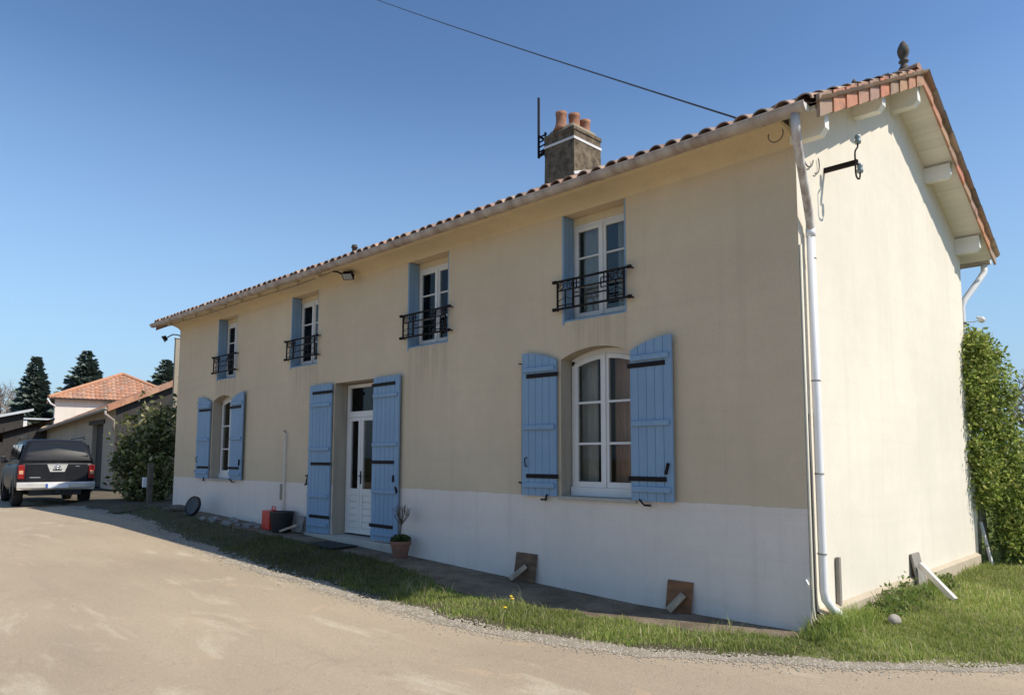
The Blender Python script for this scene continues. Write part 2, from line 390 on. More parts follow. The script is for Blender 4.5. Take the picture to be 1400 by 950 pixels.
sill_stains(M['facade'])
facade()
mb = MB()    # white plinth: three runs of wall either side of the door
for x0, x1 in ((-L, DX0), (DX1, 0)):
    mb.face([(x0,0,-1.4),(x1,0,-1.4),(x1,0,0),(x0,0,0)]); mb.face([(x0,WT,-1.4),(x0,WT,0),(x1,WT,0),(x1,WT,-1.4)])
for x in (DX0, DX1): mb.face([(x,0,DZ0),(x,WT,DZ0),(x,WT,0),(x,0,0)], 1)
mb.face([(DX0,0,-1.4),(DX1,0,-1.4),(DX1,0,DZ0),(DX0,0,DZ0)])
for x0, x1 in ((-L, DX0-.04), (DX1+.04, -.001)):
    xs = np.linspace(x0, x1, int((x1-x0)/.06))
    mb.grid([[(x,-.0022,-.06) for x in xs],[(x,-.0022,.003+.004*math.sin(x*5.1)+.003*math.sin(x*17)+random.uniform(-.0025,.0025)) for x in xs]])
mb.build('plinth', [M['plinth'], M['stone']], H)
def zs_(y): return 5.28-.47*abs(y-3.07)          # underside of the roof
for x in (0, -L):
    mb = MB(); s = -1 if x == 0 else 1
    poly = [(.003,-1.4),(D,-1.4),(D,zs_(D)+.02),(3.07,zs_(3.07)+.02),(.003,zs_(0)+.02)]
    mb.prism(poly, 'x', x, x+s*.3); mb.build('gable_wall', M['gable'], H)
mb = MB(); mb.box(-L+.3, -.3, D-.3, D, -1.4, zs_(D)); mb.build('rear_wall', M['gable'], H)
mb = MB(); mb.box(-L+.3,-.3,WT,D-.3,-.97,-.9); mb.box(-L+.3,-.3,WT,D-.3,1.95,2.1); mb.box(-L+.3,-.3,3.2,3.3,-.9,1.95); mb.box(-L+.3,-.3,3.0,3.1,2.1,4.9)
for x in (-11.4,-6.8,-5): mb.box(x,x+.1,WT+.01,3.1,-.9,1.95)
mb.build('inner_floors', M['inside'], H)
mb = MB(); mb.box(0, .055, .12, D+.06, -1.4, -.98); mb.grid([[(0,.12,-.945),(0,D+.06,-.945)],[(.055,.12,-.98),(.055,D+.06,-.98)]]); mb.build('foundation', M['found'], H)

# cove under the eaves
prof = [(-.33+.33*math.cos(t), ZC+.125*math.sin(t)**1.2) for t in np.linspace(0, math.pi/2, 9)]
rows = []
for x in np.linspace(-L, 0, 60): rows.append([(x, y, z) for y, z in prof]+[(x,-.33,3.70)])
mb = MB(); mb.grid(rows)
for x in (-L, 0): mb.face([(x, y, z) for y, z in prof]+[(x,-.33,3.70),(x,0,3.70)])
mb.build('cornice', M['cove'], H, smooth=True)
# soffit and roof deck
XO, XL, YF, YB = .375, -L-.5, -.37, 6.56
mb = MB()
for ya, yb in ((YF, 3.07), (3.07, YB)):
    mb.grid([[(XL,ya,zs_(ya)),(XL,yb,zs_(yb))],[(XO-.02,ya,zs_(ya)),(XO-.02,yb,zs_(yb))]])
    mb.grid([[(XL,ya,zs_(ya)+.045),(XL,yb,zs_(yb)+.045)],[(XO-.02,ya,zs_(ya)+.045),(XO-.02,yb,zs_(yb)+.045)]])
mb.face([(XL,YF,zs_(YF)),(XO-.02,YF,zs_(YF)),(XO-.02,YF,zs_(YF)+.045),(XL,YF,zs_(YF)+.045)])
mb.face([(XL,YB,zs_(YB)),(XO-.02,YB,zs_(YB)),(XO-.02,YB,zs_(YB)+.045),(XL,YB,zs_(YB)+.045)])
mb.build('soffit', M['soffit'], H)
for y, h, w in ((-.03,.25,.10),(1.68,.21,.11),(3.07,.30,.12),(4.46,.21,.11),(5.95,.25,.10)):
    for x0, x1 in ((-.02, XO-.05),):
        zt_ = zs_(y)-.028 if y != 3.07 else zs_(y)-.03
        mb = MB(); e = x1 if x0 > -1 else x0
        # chamfered end
        if x0 > -1: mb.prism([(x0, zt_-h),(x1-.05, zt_-h),(x1, zt_-h+.06),(x1, zt_),(x0, zt_)], 'y', y-w/2, y+w/2)
        else: mb.box(x0, x1, y-w/2, y+w/2, zt_-h, zt_)
        mb.build('purlin', M['trim'], H)

# --- roof tiles: half-round canal tiles in courses, one mesh
RF = MB().build('roof', M['tile'], H) if False else None
def tint_tile(front):
    b = random.choice([(.30,.19,.135),(.36,.24,.17),(.26,.19,.145),(.33,.20,.14),(.40,.28,.20),(.24,.18,.14)])
    k = random.uniform(1.0, 1.5); return tuple(c*k for c in b)
def roof_tiles():
    mb = MB(); P = .2; n = int((XO-XL)/P); L0 = math.hypot(1, .47)
    for side in (-1, 1):
        ye = -.45 if side < 0 else 6.64
        run = abs(3.07-ye); NC = 10; step = run/NC
        for i in range(n+1):
            xc = XO-.11-i*P
            if xc < XL+.05: break
            for c in range(NC):
                if side > 0 and c not in (0, 9) and 2 < i < n-2: pass
                y0 = ye - side*c*step; y1 = y0 - side*(step*1.16)
                if c == NC-1: y1 = 3.07
                j = random.uniform(-.008,.008); dz = random.uniform(-.004,.005)
                def zz(y): return zs_(y)+.05
                # pan (concave) between covers
                mb.ct = tint_tile(side)
                rows = []
                for y, lift, w in ((y0,.012,.088),(y1,.0,.098)):
                    rows.append([(xc+P/2+w*math.cos(t), y, zz(y)+.052+lift-.045*math.sin(t)) for t in np.linspace(math.pi,0,5)])
                mb.grid(rows)
                # cover (convex)
                mb.ct = tint_tile(side)
                rows = []
                for y, lift, w in ((y0+j*2,.022,.086),(y1,.0,.070)):
                    rows.append([(xc+j+w*math.cos(t), y, zz(y)+.042+lift+dz+w*.86*math.sin(t)) for t in np.linspace(math.pi,0,9)])
                mb.grid(rows)
                if c == 0 or True:   # thickness at the lower end
                    w2 = .086-.014; y = y0+j*2
                    a = rows[0]; b = [(xc+j+w2*math.cos(t), y, zz(y)+.064+dz+w2*.86*math.sin(t)) for t in np.linspace(math.pi,0,9)]
                    mb.grid([a, b])
                    if c == 0: mb.grid([b, [(p[0], p[1]-side*.3, p[2]+.12) for p in b]])
    return mb.build('roof', M['tile'], H, smooth=False)
roof = roof_tiles()
# ridge tiles
mb = MB(); x = XO-.02; k = 0
while x > XL:
    mb.ct = tint_tile(1); x1 = max(x-.40, XL)
    rows = [[(xx, 3.07+w*math.cos(t), zs_(3.07)+.09+lift+w*.75*math.sin(t)) for t in np.linspace(math.pi,0,9)] for xx, w, lift in ((x,.125,.035),(x1,.11,.02))]
    mb.grid(rows); mb.face(rows[0]); x -= .36
mb.build('ridge_tiles', M['tile'], roof)
# verge tiles
def verge(xv, sgn):
    mb = MB(); N = 10
    cols = [(.36,.25,.18),(.52,.25,.145),(.48,.24,.145),(.40,.25,.17),(.37,.24,.17),(.50,.235,.14),(.36,.24,.17),(.42,.245,.16),(.50,.25,.15),(.45,.25,.16)]
    for side in (-1, 1):
        ye = YF-.02 if side < 0 else YB+.02; run = abs(3.07-ye); st = run/N
        for c in range(N):
            y0 = ye-side*c*st; y1 = y0-side*st*1.03
            mb.ct = tuple(v*random.uniform(.93,1.07) for v in cols[c])
            lo, hi = -.075, .135
            k0, k1 = (.012, -.004)
            xa, xb = xv, xv+sgn*.016
            q = [(y0, zs_(y0)+lo-.006), (y1, zs_(y1)+lo+.004), (y1, zs_(y1)+hi), (y0, zs_(y0)+hi+.008)]
            out = [Vector((xb+sgn*(k0 if i in (0,3) else k1), y, z)) for i, (y, z) in enumerate(q)]
            inn = [Vector((xa-sgn*.004, y, z)) for y, z in q]
            mb.grid([out, inn], True, True)
            top = [(xb+sgn*(k0 if i < 1 or i == 3 else k1), yy, zz) for i, (yy, zz) in enumerate(q)]
            mb.grid([[(out[3]), (xv-sgn*.17, y0, zs_(y0)+hi+.012)], [(out[2]), (xv-sgn*.17, y1, zs_(y1)+hi)]])
    return mb.build('verge_tiles', M['verge'], roof)
verge(XO, 1); verge(XL, -1)
# finials on the ridge
mb = MB(); mb.lathe((.17,3.07,5.42), [(.075,-.02),(.08,.05),(.055,.09),(.04,.12),(.035,.15),(.06,.165),(.06,.18),(.035,.195),(.05,.23),(.068,.28),(.072,.32),(.06,.37),(.035,.42),(.012,.45)], 18)
mb.build('finial', M['dark_urn'], roof, smooth=True)
mb = MB(); mb.lathe((-.45,3.07,5.42), [(.04,0),(.03,.08),(.035,.12),(.01,.17)], 12); mb.build('ridge_stub', M['dark_urn'], roof, smooth=True)
mb = MB(); mb.lathe((-9.6,1.2,4.45), [(.05,0),(.05,.26),(.07,.27),(.05,.33),(.01,.34)], 12); mb.build('roof_vent', M['dark_urn'], roof, smooth=True)

# gutter
def gutter(yc, zr, r=.072):
    mb = MB(); rows = []; segs = 12
    for x in list(np.arange(-L-.57, .31, .4))+[.31]:
        dr = .0*(x+L)
        rows.append([(x, yc+r*math.cos(t), zr+dr-r*math.sin(t)*.98) for t in np.linspace(0, math.pi, segs)] + [(x, yc+(r-.006)*math.cos(t), zr+dr-(r-.006)*math.sin(t)) for t in np.linspace(math.pi, 0, segs)])
    mb.grid(rows, True)
    for x in (-L-.57, .31): mb.face([(x, yc+r*math.cos(t), zr-r*math.sin(t)*.98) for t in np.linspace(0, math.pi, segs)], 1)
    side = -1 if yc < 0 else 1
    mb.tube([(-L-.57, yc+side*r, zr+.004), (.31, yc+side*r, zr+.004)], .009, 6)
    for x in np.arange(-15.6, .2, 1.93):      # joints
        mb.grid([[(xx, yc+(r+.004)*math.cos(t), zr-(r+.004)*math.sin(t)) for t in np.linspace(0, math.pi, segs)] for xx in (x, x+.05)])
    return mb.build('gutter', [M['zinc'], M['white']], H, smooth=False)
gut = gutter(-.455, 3.705)
gutter(6.68, 3.66)
mb = MB()
# rafter feet seen between cove and gutter at the far end
for x in np.arange(-L+.2, -8, .75): MB().box(x, x+.09, -.372, -.33, 3.60, 3.665).build('rafter_foot', M['cove'], H)

# front downpipe on the gable
P1 = [(.20,-.455,3.64),(.20,-.45,3.50),(.185,-.40,3.42),(.12,-.07,2.98),(.075,.11,2.78),(.068,.13,2.66)]
mb = MB(); mb.tube(P1, [.043,.043,.04,.04,.04,.04], 14); dp = mb.build('downpipe', M['pipe_dirty'], H, smooth=True)
mb = MB(); mb.tube([(.068,.13,2.70),(.068,.135,1.0),(.068,.145,-.76),(.075,.16,-.84),(.10,.24,-.93),(.17,.54,-1.12)], .04, 14); mb.tube([(.068,.13,2.64),(.068,.13,2.72)], .046, 14); mb.build('lower_pipe', M['pvc'], dp, smooth=True)
for z in (2.42, 1.22, .33, -.42):
    mb = MB(); mb.tube([(.068,.137,z-.007),(.068,.137,z+.007)], .044, 14); mb.build('pipe_clip', M['grey_wood'], dp)
# rear downpipe
mb = MB(); mb.tube([(.22,6.66,3.60),(.22,6.65,3.48),(.17,6.58,3.36),(.0,6.27,2.98),(-.03,6.24,2.88),(-.03,6.24,-1.1)], .048, 12); mb.build('downpipe', M['pvc'], H, smooth=True)
mb = MB(); mb.tube([(-.03,6.24,2.60),(-.03,6.24,2.62)], .055, 12); mb.build('pipe_clip', M['iron'], H)
# conduits down the corner
mb = MB(); mb.tube([(.014,.016,2.55),(.014,.018,-.90),(.02,.03,-1.0),(.03,.09,-1.05)], .013, 8)
mb.build('corner_conduit', M['conduit'], H, smooth=True)
mb = MB(); mb.tube([(.012,.075,.9),(.014,.075,.2),(.014,.078,-.7),(.015,.10,-1.1)], .008, 8); mb.build('corner_cable', M['cable'], H, smooth=True)
mb = MB(); mb.beam((-.035,-.012,-.66),(-.005,-.03,-.70),.012,.03); mb.build('pipe_bracket', M['pvc'], H)
# loose wires at the eave corner
def arc(c, u, w, r, a0, a1, n=14):
    c, u, w = Vector(c), Vector(u), Vector(w); return [c+u*r*math.cos(a)+w*r*math.sin(a) for a in np.linspace(a0, a1, n)]
mb = MB(); mb.tube(arc((-.06,-.30,3.58),(1,0,0),(0,0,-1),.075,-.4,3.5), .005, 6); mb.build('eave_wire', M['cable'], H, smooth=True)
mb = MB(); mb.tube(arc((.02,.26,3.53),(0,1,0),(.0,-.1,-1),.13,.2,3.0), .007, 6); mb.build('eave_wire', M['cable'], H, smooth=True)
mb = MB(); mb.tube(arc((.02,.42,3.50),(0,1,0),(0,0,-1),.12,-.6,1.6), .006, 6); mb.build('eave_wire', M['cable'], H, smooth=True)
# old insulator bracket on the gable
bx, by, bz = .34, .72, 3.497
mb = MB(); mb.beam((0,by,bz),(bx,by,bz),.035,.05)
mb.tube([(bx,by+.02,bz+.27),(bx,by+.02,bz+.20),(bx,by+.01,bz+.16),(bx,by-.06,bz+.10),(bx,by-.075,bz+.06),(bx,by-.075,bz-.13),(bx,by-.06,bz-.17),(bx,by-.02,bz-.185),(bx,by+.03,bz-.17),(bx,by+.05,bz-.13),(bx,by+.05,bz-.08)], .009, 8)
ib = mb.build('wire_bracket', M['iron'], H)
for py, pz in ((by+.02, bz+.20), (by+.05, bz-.10)):
    mb = MB(); mb.lathe((bx,py,pz), [(.012,0),(.03,.0),(.034,.03),(.022,.045),(.03,.06),(.028,.085),(.012,.10)], 12); mb.build('insulator', simple('insulator_glass', (.20,.26,.27), .25), ib, smooth=True)

# chimney
CH0 = (-5.58, -4.9, 2.52, 3.28)
mb = MB(); x0, x1, y0, y1 = CH0
mb.grid([[(a, b, z) for a, b in ((x0+i,y0+i),(x1-i,y0+i),(x1-i,y1-i),(x0+i,y1-i))] for z, i in ((4.7,-.01),(6.14,.005),(6.16,-.012),(6.22,-.006),(6.24,.02))], True, True)
ch = mb.build('chimney', M['chimney'], H)
mb = MB(); mb.grid([[(a, b, z) for a, b in ((x0+i,y0+i),(x1-i,y0+i),(x1-i,y1-i),(x0+i,y1-i))] for z, i in ((6.235,.03),(6.31,.07),(6.37,.15),(6.41,.21))], True, True); mb.build('mortar_cap', M['mortar'], ch, bevel=.02)
mb = MB(); mb.grid([[(a, b, z) for a, b in ((x0-i,y0-i),(x1+i,y0-i),(x1+i,y1+i),(x0-i,y1+i))] for z, i in ((5.99,.003),(5.99,.008),(6.035,.008),(6.035,.003))], True); mb.build('metal_strap', M['white'], ch)
mb = MB(); mb.beam((-4.885,2.5,5.36),(-4.885,3.07,5.56),.02,.05); mb.build('flashing', M['white'], ch)
for (px, py, zb, zt2, r) in ((-5.31,2.66,6.28,6.63,.094),(-5.23,2.93,6.30,6.66,.10),(-5.17,3.16,6.26,6.60,.094)):
    mb = MB(); h = zt2-zb; mb.lathe((px,py,zb), [(r*1.6,0),(r*1.25,h*.2),(r*1.02,h*.4),(r*.98,h*.8),(r*1.08,h*.84),(r*1.08,h),(r*.8,h),(r*.75,h*.7)], 20); mb.build('chimney_pot', M['terra'], ch, smooth=True)
mb = MB(); mb.box(-5.73,-5.705,2.49,2.53,5.86,7.0)
for k in range(5):
    mb.beam((-5.72,2.54,5.90+k*.09),(-5.60,2.60,5.96+k*.09),.02,.02); mb.beam((-5.62,2.58,5.88+k*.09),(-5.62,2.58,5.98+k*.09),.03,.02)
mb.beam((-5.72,2.52,6.28),(-5.6,2.56,6.18),.03,.04); mb.beam((-5.72,2.52,5.9),(-5.6,2.56,6.0),.03,.04)
mb.build('antenna', M['iron'], ch)

# ------------------------------------------------------------------ windows
def casement(mb, x0, x1, z0, z1, y, panes, st=.055, bar=.022, dep=.045, arch=None):
    mb.box(x0, x0+st, y, y+dep, z0, z1); mb.box(x1-st, x1, y, y+dep, z0, z1)
    mb.box(x0+st, x1-st, y, y+dep, z0, z0+st*1.2)
    if not arch: mb.box(x0+st, x1-st, y, y+dep, z1-st, z1)
    for z in panes: mb.box(x0+st, x1-st, y+.004, y+dep-.004, z-bar/2, z+bar/2)
def folds(x0, x1, z0, z1, y, amp=.02, per=.11):
    n = max(8, int((x1-x0)/per*8)); mb = MB()
    xs = np.linspace(x0, x1, n)
    mb.grid([[(x, y+amp*math.sin(2*math.pi*x/per)+amp*.5*math.sin(2*math.pi*x/(per*1.7)), z) for x in xs] for z in np.linspace(z0, z1, 4)]); return mb
def upper_window(x, w, curt):
    z0, z1 = UZ0+.025, ZC-.10
    W = MB(); y = .20; x0, x1 = x+.018, x+w-.018
    W.box(x0, x0+.045, y, y+.07, z0, z1); W.box(x1-.045, x1, y, y+.07, z0, z1); W.box(x0+.045, x1-.045, y, y+.07, z1-.045, z1); W.box(x0+.045, x1-.045, y, y+.07, z0, z0+.045)
    wo = W.build('window', M['white'], H)
    xm = (x0+x1)/2; bars = [z0+.045+(z1-z0-.09)*k for k in (.345, .66)]
    for a, b in ((x0+.045, xm-.008), (xm+.008, x1-.045)):
        mb = MB(); casement(mb, a, b, z0+.047, z1-.047, y-.014, bars, .048); mb.build('casement', M['white'], wo, bevel=.004)
        mb = MB(); mb.box(a+.04, b-.04, y+.006, y+.011, z0+.09, z1-.09); mb.build('pane', M['glass'], wo)
    mb = MB(); mb.box(xm-.02, xm+.02, y-.028, y-.015, z0+.05, z1-.05); mb.build('meeting_stile', M['white'], wo)
    mb = folds(x0+.12, xm-.02, z0+.05, z1-.05, y+.09); mb.build('curtain', M[curt], wo, smooth=True)
    mb = folds(xm+.16, x1-.05, z0+.05, z1-.05, y+.09); mb.build('curtain', M[curt], wo, smooth=True)
    # lintel strip and blue painted sill
    mb = MB(); mb.box(x+.003, x+w-.003, .19, WT, z1, ZC-.004); mb.build('lintel', M['cove'], wo)
    mb = MB(); mb.box(x+.003, x+w-.003, .012, WT, UZ0+.001, UZ0+.022); mb.build('sill', M['blue'], wo)
    # shutters folded back into the reveals
    for xa, s in ((x+.006, 1), (x+w-.006, -1)):
        mb = MB(); xb = xa+s*(.03 if s > 0 else .02)
        zb, zt2 = UZ0-.035, ZC-.012
        mb.box(min(xa,xb), max(xa,xb), -.006 if s > 0 else .004, .095, zb if s > 0 else UZ0-.0, zt2); mb.box(min(xa,xb), max(xa,xb), .099, .188, UZ0+.03, zt2-.0)
        so = mb.build('folded_shutter', M['blue'], H)
        for z in (UZ0+.2, ZC-.25): MB().box(min(xa,xb+s*.006), max(xa,xb+s*.006), .08, .115, z, z+.06).build('hinge', M['blue'], so)
    # wrought iron guard
    mb = MB(); y = -.075; a, b = x-.065, x+w+.16*.6; zt_, zb_ = 2.675, 2.325
    e0, e1 = x-.012, x+w+.018; p0, p1 = x+.24, x+w-.215
    mb.tube([(a,y,zt_),(b,y,zt_)], .015, 8); mb.tube([(a,y,zb_),(b,y,zb_)], .015, 8)
    for z in (zt_, zb_):
        for xx in (a, b):
            mb.tube([(xx-.022,y,z),(xx+.022,y,z)], .024, 8); mb.tube([(xx,y,z),(xx,.0,z)], .010, 6)
    for xx in (e0, p0, p1, e1): mb.box(xx-.010, xx+.010, y-.010, y+.010, zb_, zt_)
    zc = 2.555
    mb.box(e0, e1, y-.008, y+.008, zc-.008, zc+.008); mb.box(p0, p1, y-.007, y+.007, 2.44, 2.455)
    g = mb.build('balcony_guard', M['iron'], H, smooth=False)
    def spiral(cx, cz, r, sg):
        return [(cx+sg*r*(1-t*.75)*math.cos(3.2*math.pi*t+.3), y, cz+r*(1-t*.75)*math.sin(3.2*math.pi*t+.3)) for t in np.linspace(0, 1, 22)]
    for l, r_ in ((e0, p0), (p1, e1)):
        mb = MB(); m_ = (l+r_)/2; rr = (r_-l)*.23
        mb.tube(spiral(m_-rr*1.02, zc+.055, rr*.95, 1), .006, 5); mb.tube(spiral(m_+rr*1.02, zc+.055, rr*.95, -1), .006, 5)
        mb.box(m_-.006, m_+.006, y-.006, y+.006, zb_, zc); mb.box(l, r_, y-.006, y+.006, 2.36, 2.372)
        mb.tube([(l, y, 2.42),(m_, y, 2.47),(r_, y, 2.42)], .005, 5); mb.build('scrollwork', M['iron'], g)
    for t in (-1, 1):
        mb = MB(); cx = (p0+p1)/2+t*.21
        mb.box(cx-.006, cx+.006, y-.006, y+.006, zc, zt_); mb.box(cx-.045, cx+.045, y-.006, y+.006, zc+.055, zc+.066); mb.box(cx-.05, cx-.04, y-.006, y+.006, zc-.05, zc+.06); mb.box(cx-.05, cx+.03, y-.006, y+.006, zc-.06, zc-.05); mb.build('meander', M['iron'], g)
for (x, w), c in zip(UPW, ('curt_grey',)*4): upper_window(x, w, c)

def low_window(x0, x1, curtR):
    y = .20; z0 = .055; hw = (x1-x0)/2; xm = (x0+x1)/2
    def zarch(x, top=LZ1-.015, spr=LZS-.02): return spr+(top-spr)*(1-((x-xm)/hw)**2)
    W = MB(); a, b = x0+.015, x1-.015
    def strip(xa, xb, lo, hi, ya, yb, n=10):    # band whose lower and upper edges follow functions of x
        xs = np.linspace(xa, xb, n)
        W.grid([[(x, ya, lo(x)) for x in xs],[(x, ya, hi(x)) for x in xs],[(x, yb, hi(x)) for x in xs],[(x, yb, lo(x)) for x in xs],[(x, ya, lo(x)) for x in xs]])
    W.box(a, a+.05, y, y+.07, z0, zarch(a)); W.box(b-.05, b, y, y+.07, z0, zarch(b))
    strip(a, b, lambda x: zarch(x)-.055, lambda x: zarch(x)+.03, y, y+.07, 16)
    W.box(a, b, y-.03, y+.07, z0-.045, z0+.06)
    wo = W.build('window', M['white'], H)
    for s, (c, d) in enumerate(((a+.05, xm-.006), (xm+.006, b-.05))):
        W = MB(); st = .055
        W.box(c, c+st, y-.014, y+.032, z0+.062, zarch(c)-.05 if s == 0 else zarch(c)-.06); W.box(d-st, d, y-.014, y+.032, z0+.062, zarch(d)-.06)
        strip(c+st, d-st, lambda x: zarch(x)-.112, lambda x: zarch(x)-.057, y-.014, y+.032, 8)
        W.box(c+st, d-st, y-.014, y+.032, z0+.062, z0+.13)
        for z in (.65, 1.157): W.box(c+st, d-st, y-.01, y+.028, z-.014, z+.014)
        W.build('casement', M['white'], wo)
        mb = MB(); xs = np.linspace(c+.045, d-.045, 8)
        mb.grid([[(x, y+.008, z0+.1) for x in xs],[(x, y+.008, zarch(x)-.08) for x in xs]]); mb.build('pane', M['glass'], wo)
    mb = MB(); mb.box(xm-.022, xm+.022, y-.03, y-.0145, z0+.065, zarch(xm)-.06); mb.build('meeting_stile', M['white'], wo)
    folds(x0+.04, x0+.30, .1, 1.7, y+.16).build('curtain', M['curt_grey'], wo, smooth=True)
    folds(xm+.02, x1-.04, .1, 1.76, y+.16).build('curtain', M[curtR], wo, smooth=True)
    mb = MB(); mb.box(x0-.02, x1+.05, -.035, y+.02, -.035, .006); mb.build('sill', M['step'], wo)
low_window(*LOW[0], 'curt_grey'); low_window(*LOW[1], 'curt_red')

# door
def door():
    y = .25; x0, x1 = DX0+.02, DX1-.02; xm = -7.80
    W = MB(); W.box(x0, x0+.07, y, y+.09, DZ0+.02, DZ1-.02); W.box(x1-.07, x1, y, y+.09, DZ0+.02, DZ1-.02); W.box(x0+.07, x1-.07, y, y+.09, DZ1-.08, DZ1-.02)
    W.box(x0+.07, x1-.07, y-.01, y+.09, 1.17, 1.27)
    do = W.build('front_door', M['white'], H)
    mb = MB(); mb.box(x0+.06, x1-.06, y+.03, y+.036, 1.26, DZ1-.07); mb.build('transom_pane', M['glass'], do)
    for k, (a, b) in enumerate(((x0+.072, xm-.004), (xm+.004, x1-.072))):
        W = MB(); st = .07; zb, zt_ = DZ0+.03, 1.165
        W.box(a, a+st, y-.005, y+.04, zb, zt_); W.box(b-st, b, y-.005, y+.04, zb, zt_); W.box(a+st, b-st, y-.005, y+.04, zt_-.06, zt_)
        W.box(a+st, b-st, y-.005, y+.04, zb, zb+.09); W.box(a+st, b-st, y-.005, y+.04, -.17, -.06)
        h = (-.17-zb-.09)/5
        for i in range(5): W.box(a+st, b-st, y+.006, y+.03, zb+.09+i*h+.004, zb+.09+(i+1)*h-.004)
        W.box(a+st, b-st, y+.03, y+.034, zb+.09, -.17)
        if k == 1: W.box(b-st-.085, b-st-.06, y-.002, y+.036, -.06, zt_-.06)
        W.build('door_leaf', M['white'], do)
        mb = MB(); mb.box(a+st-.01, b-st+.01, y+.014, y+.02, -.07, zt_-.05); mb.build('pane', M['glass'], do)
    folds(x0+.1, xm-.07, -.1, 1.13, y+.13, .012, .07).build('curtain', M['curt_grey'], do, smooth=True)
    folds(xm+.06, x1-.1, -.1, 1.13, y+.13, .012, .07).build('curtain', M['curt_yel'], do, smooth=True)
    mb = MB(); mb.box(xm+.01, xm+.045, y-.012, y-.004, .02, .24); mb.tube([(xm+.028,y-.012,.16),(xm+.028,y-.05,.16),(xm+.13,y-.055,.15)], .008, 6); mb.build('door_handle', M['iron'], do)
    mb = MB(); mb.box(DX0-.72, DX1+.72, -.11, y+.1, -1.10, DZ0-.002); mb.build('door_step', M['step'], do, bevel=.01)
    mb = MB(); mb.box(x0, x1, y+.0, y+.1, DZ0-.002, DZ0+.02); mb.build('threshold', M['dark_wood'], do)
door()

# plank shutters
def shutter(x0, x1, z0, zt_out, zt_in, hinge_right, planks, bars, straps, ang, ring=None, curve=True):
    """leaf hinged at the opening side, swung back against the wall; outer edge may stand off by ang"""
    w = x1-x0; out_left = hinge_right
    def top(t):       # t 0 at hinge, 1 at free edge
        return zt_in+(zt_out-zt_in)*(1-(1-t)**2 if curve else t)
    hx = x1 if hinge_right else x0; sg = -1 if hinge_right else 1
    ca, sa = math.cos(ang), math.sin(ang)
    def P(t, d, z): # t distance from hinge, d outwards from leaf
        return (hx+sg*(t*ca-0*sa), -.022-t*sa-d, z)
    mb = MB(); pw = w/planks
    for i in range(planks):
        a, b = i*pw+.003, (i+1)*pw-.003
        za, zb = top(a/w), top(b/w)
        mb.grid([[P(a,0,z0),P(b,0,z0),P(b,.028,z0),P(a,.028,z0)],[P(a,0,za),P(b,0,zb),P(b,.028,zb),P(a,.028,za)]], True, True)
    mb.grid([[P(0.002,.004,z0+.004),P(w-.002,.004,z0+.004),P(w-.002,.020,z0+.004),P(.002,.020,z0+.004)],[P(0.002,.004,top(0)-.01),P(w-.002,.004,top(1)-.02),P(w-.002,.020,top(1)-.02),P(.002,.020,top(0)-.01)]], True, True)
    so = mb.build('shutter', M['blue'], H)
    def bar(t0, t1, za, zb, d0, d1, mat, name, par=so):
        mb = MB(); mb.grid([[P(t0,d0,za),P(t1,d0,za),P(t1,d1,za),P(t0,d1,za)],[P(t0,d0,zb),P(t1,d0,zb),P(t1,d1,zb),P(t0,d1,zb)]], True, True); return mb.build(name, mat, par, bevel=.004 if name == 'batten' else 0)
    for z in bars: bar(.02, w-.035, z-.03, z+.03, .028, .056, M['blue'], 'batten')
    for z in straps:
        bar(-.03, w*.85, z-.026, z+.026, .029, .040, M['iron'], 'strap_hinge')
    return so, P, w
for i, (a, b) in enumerate(LOW):
    wl = .61 if i else .66
    for hr, x0, x1 in ((True, a-.035-wl+.03, a-.035), (False, b+.0, b+.0+wl-.04)):
        so, P, w = shutter(x0, x1, .0, 1.825, 1.70, hr, 5, (1.60,.86,.13) if True else (), (1.52,.245), .03 if hr else .05)
        mb = MB()
        t = w-.09
        if hr:
            mb.tube([P(t,.03,.36),P(t,.06,.38),P(t+.01,.06,.46),P(t,.03,.48)], .008, 6)
            mb.tube([P(w+.0,.02,-.0),P(w,.02,1.70)], .007, 6)
            mb.tube([P(w-.02,.02,1.69),P(w+.06,.02,1.70)], .009, 6); mb.beam(P(w+.0,.02,.15),P(w+.05,.02,.16),.02,.02)
        else:
            mb.beam(P(t,.04,.30),P(t+.04,.05,.42),.03,.02); 
        mb.beam(P(.18,.02,-.05),P(.13,.06,.02),.02,.02); mb.beam(P(.18,.02,-.045),P(.26,.02,-.045),.02,.02)
        mb.build('shutter_latch', M['iron'], so)
for hr, x0, x1, pl in ((True, -9.0, DX0-.03, 1), (False, DX1, -6.30, 6)):
    so, P, w = shutter(x0, x1, -.845 if hr else -.83, 1.765, 1.765, hr, 6, (1.40,.62,-.20,-.70) if hr else (1.46,.68,-.06,-.72), (1.62,.36,-.56) if hr else (1.64,.40,-.60), .02 if hr else .03, curve=False)
    mb = MB()
    t = w-.12 if not hr else w
    if hr:
        mb.beam(P(w,.02,.17),P(w+.03,.04,-.02),.02,.02); mb.beam(P(w-.01,.03,.15),P(w+.07,.03,.14),.02,.02); mb.beam(P(w-.01,.03,0.0),P(w+.06,.04,-.02),.03,.02)
    else:
        mb.beam(P(t,.03,.20),P(t+.02,.05,.10),.03,.02); mb.beam(P(w-.06,.03,.02),P(w+.01,.05,-.06),.025,.03)
    mb.build('shutter_latch', M['iron'], so)

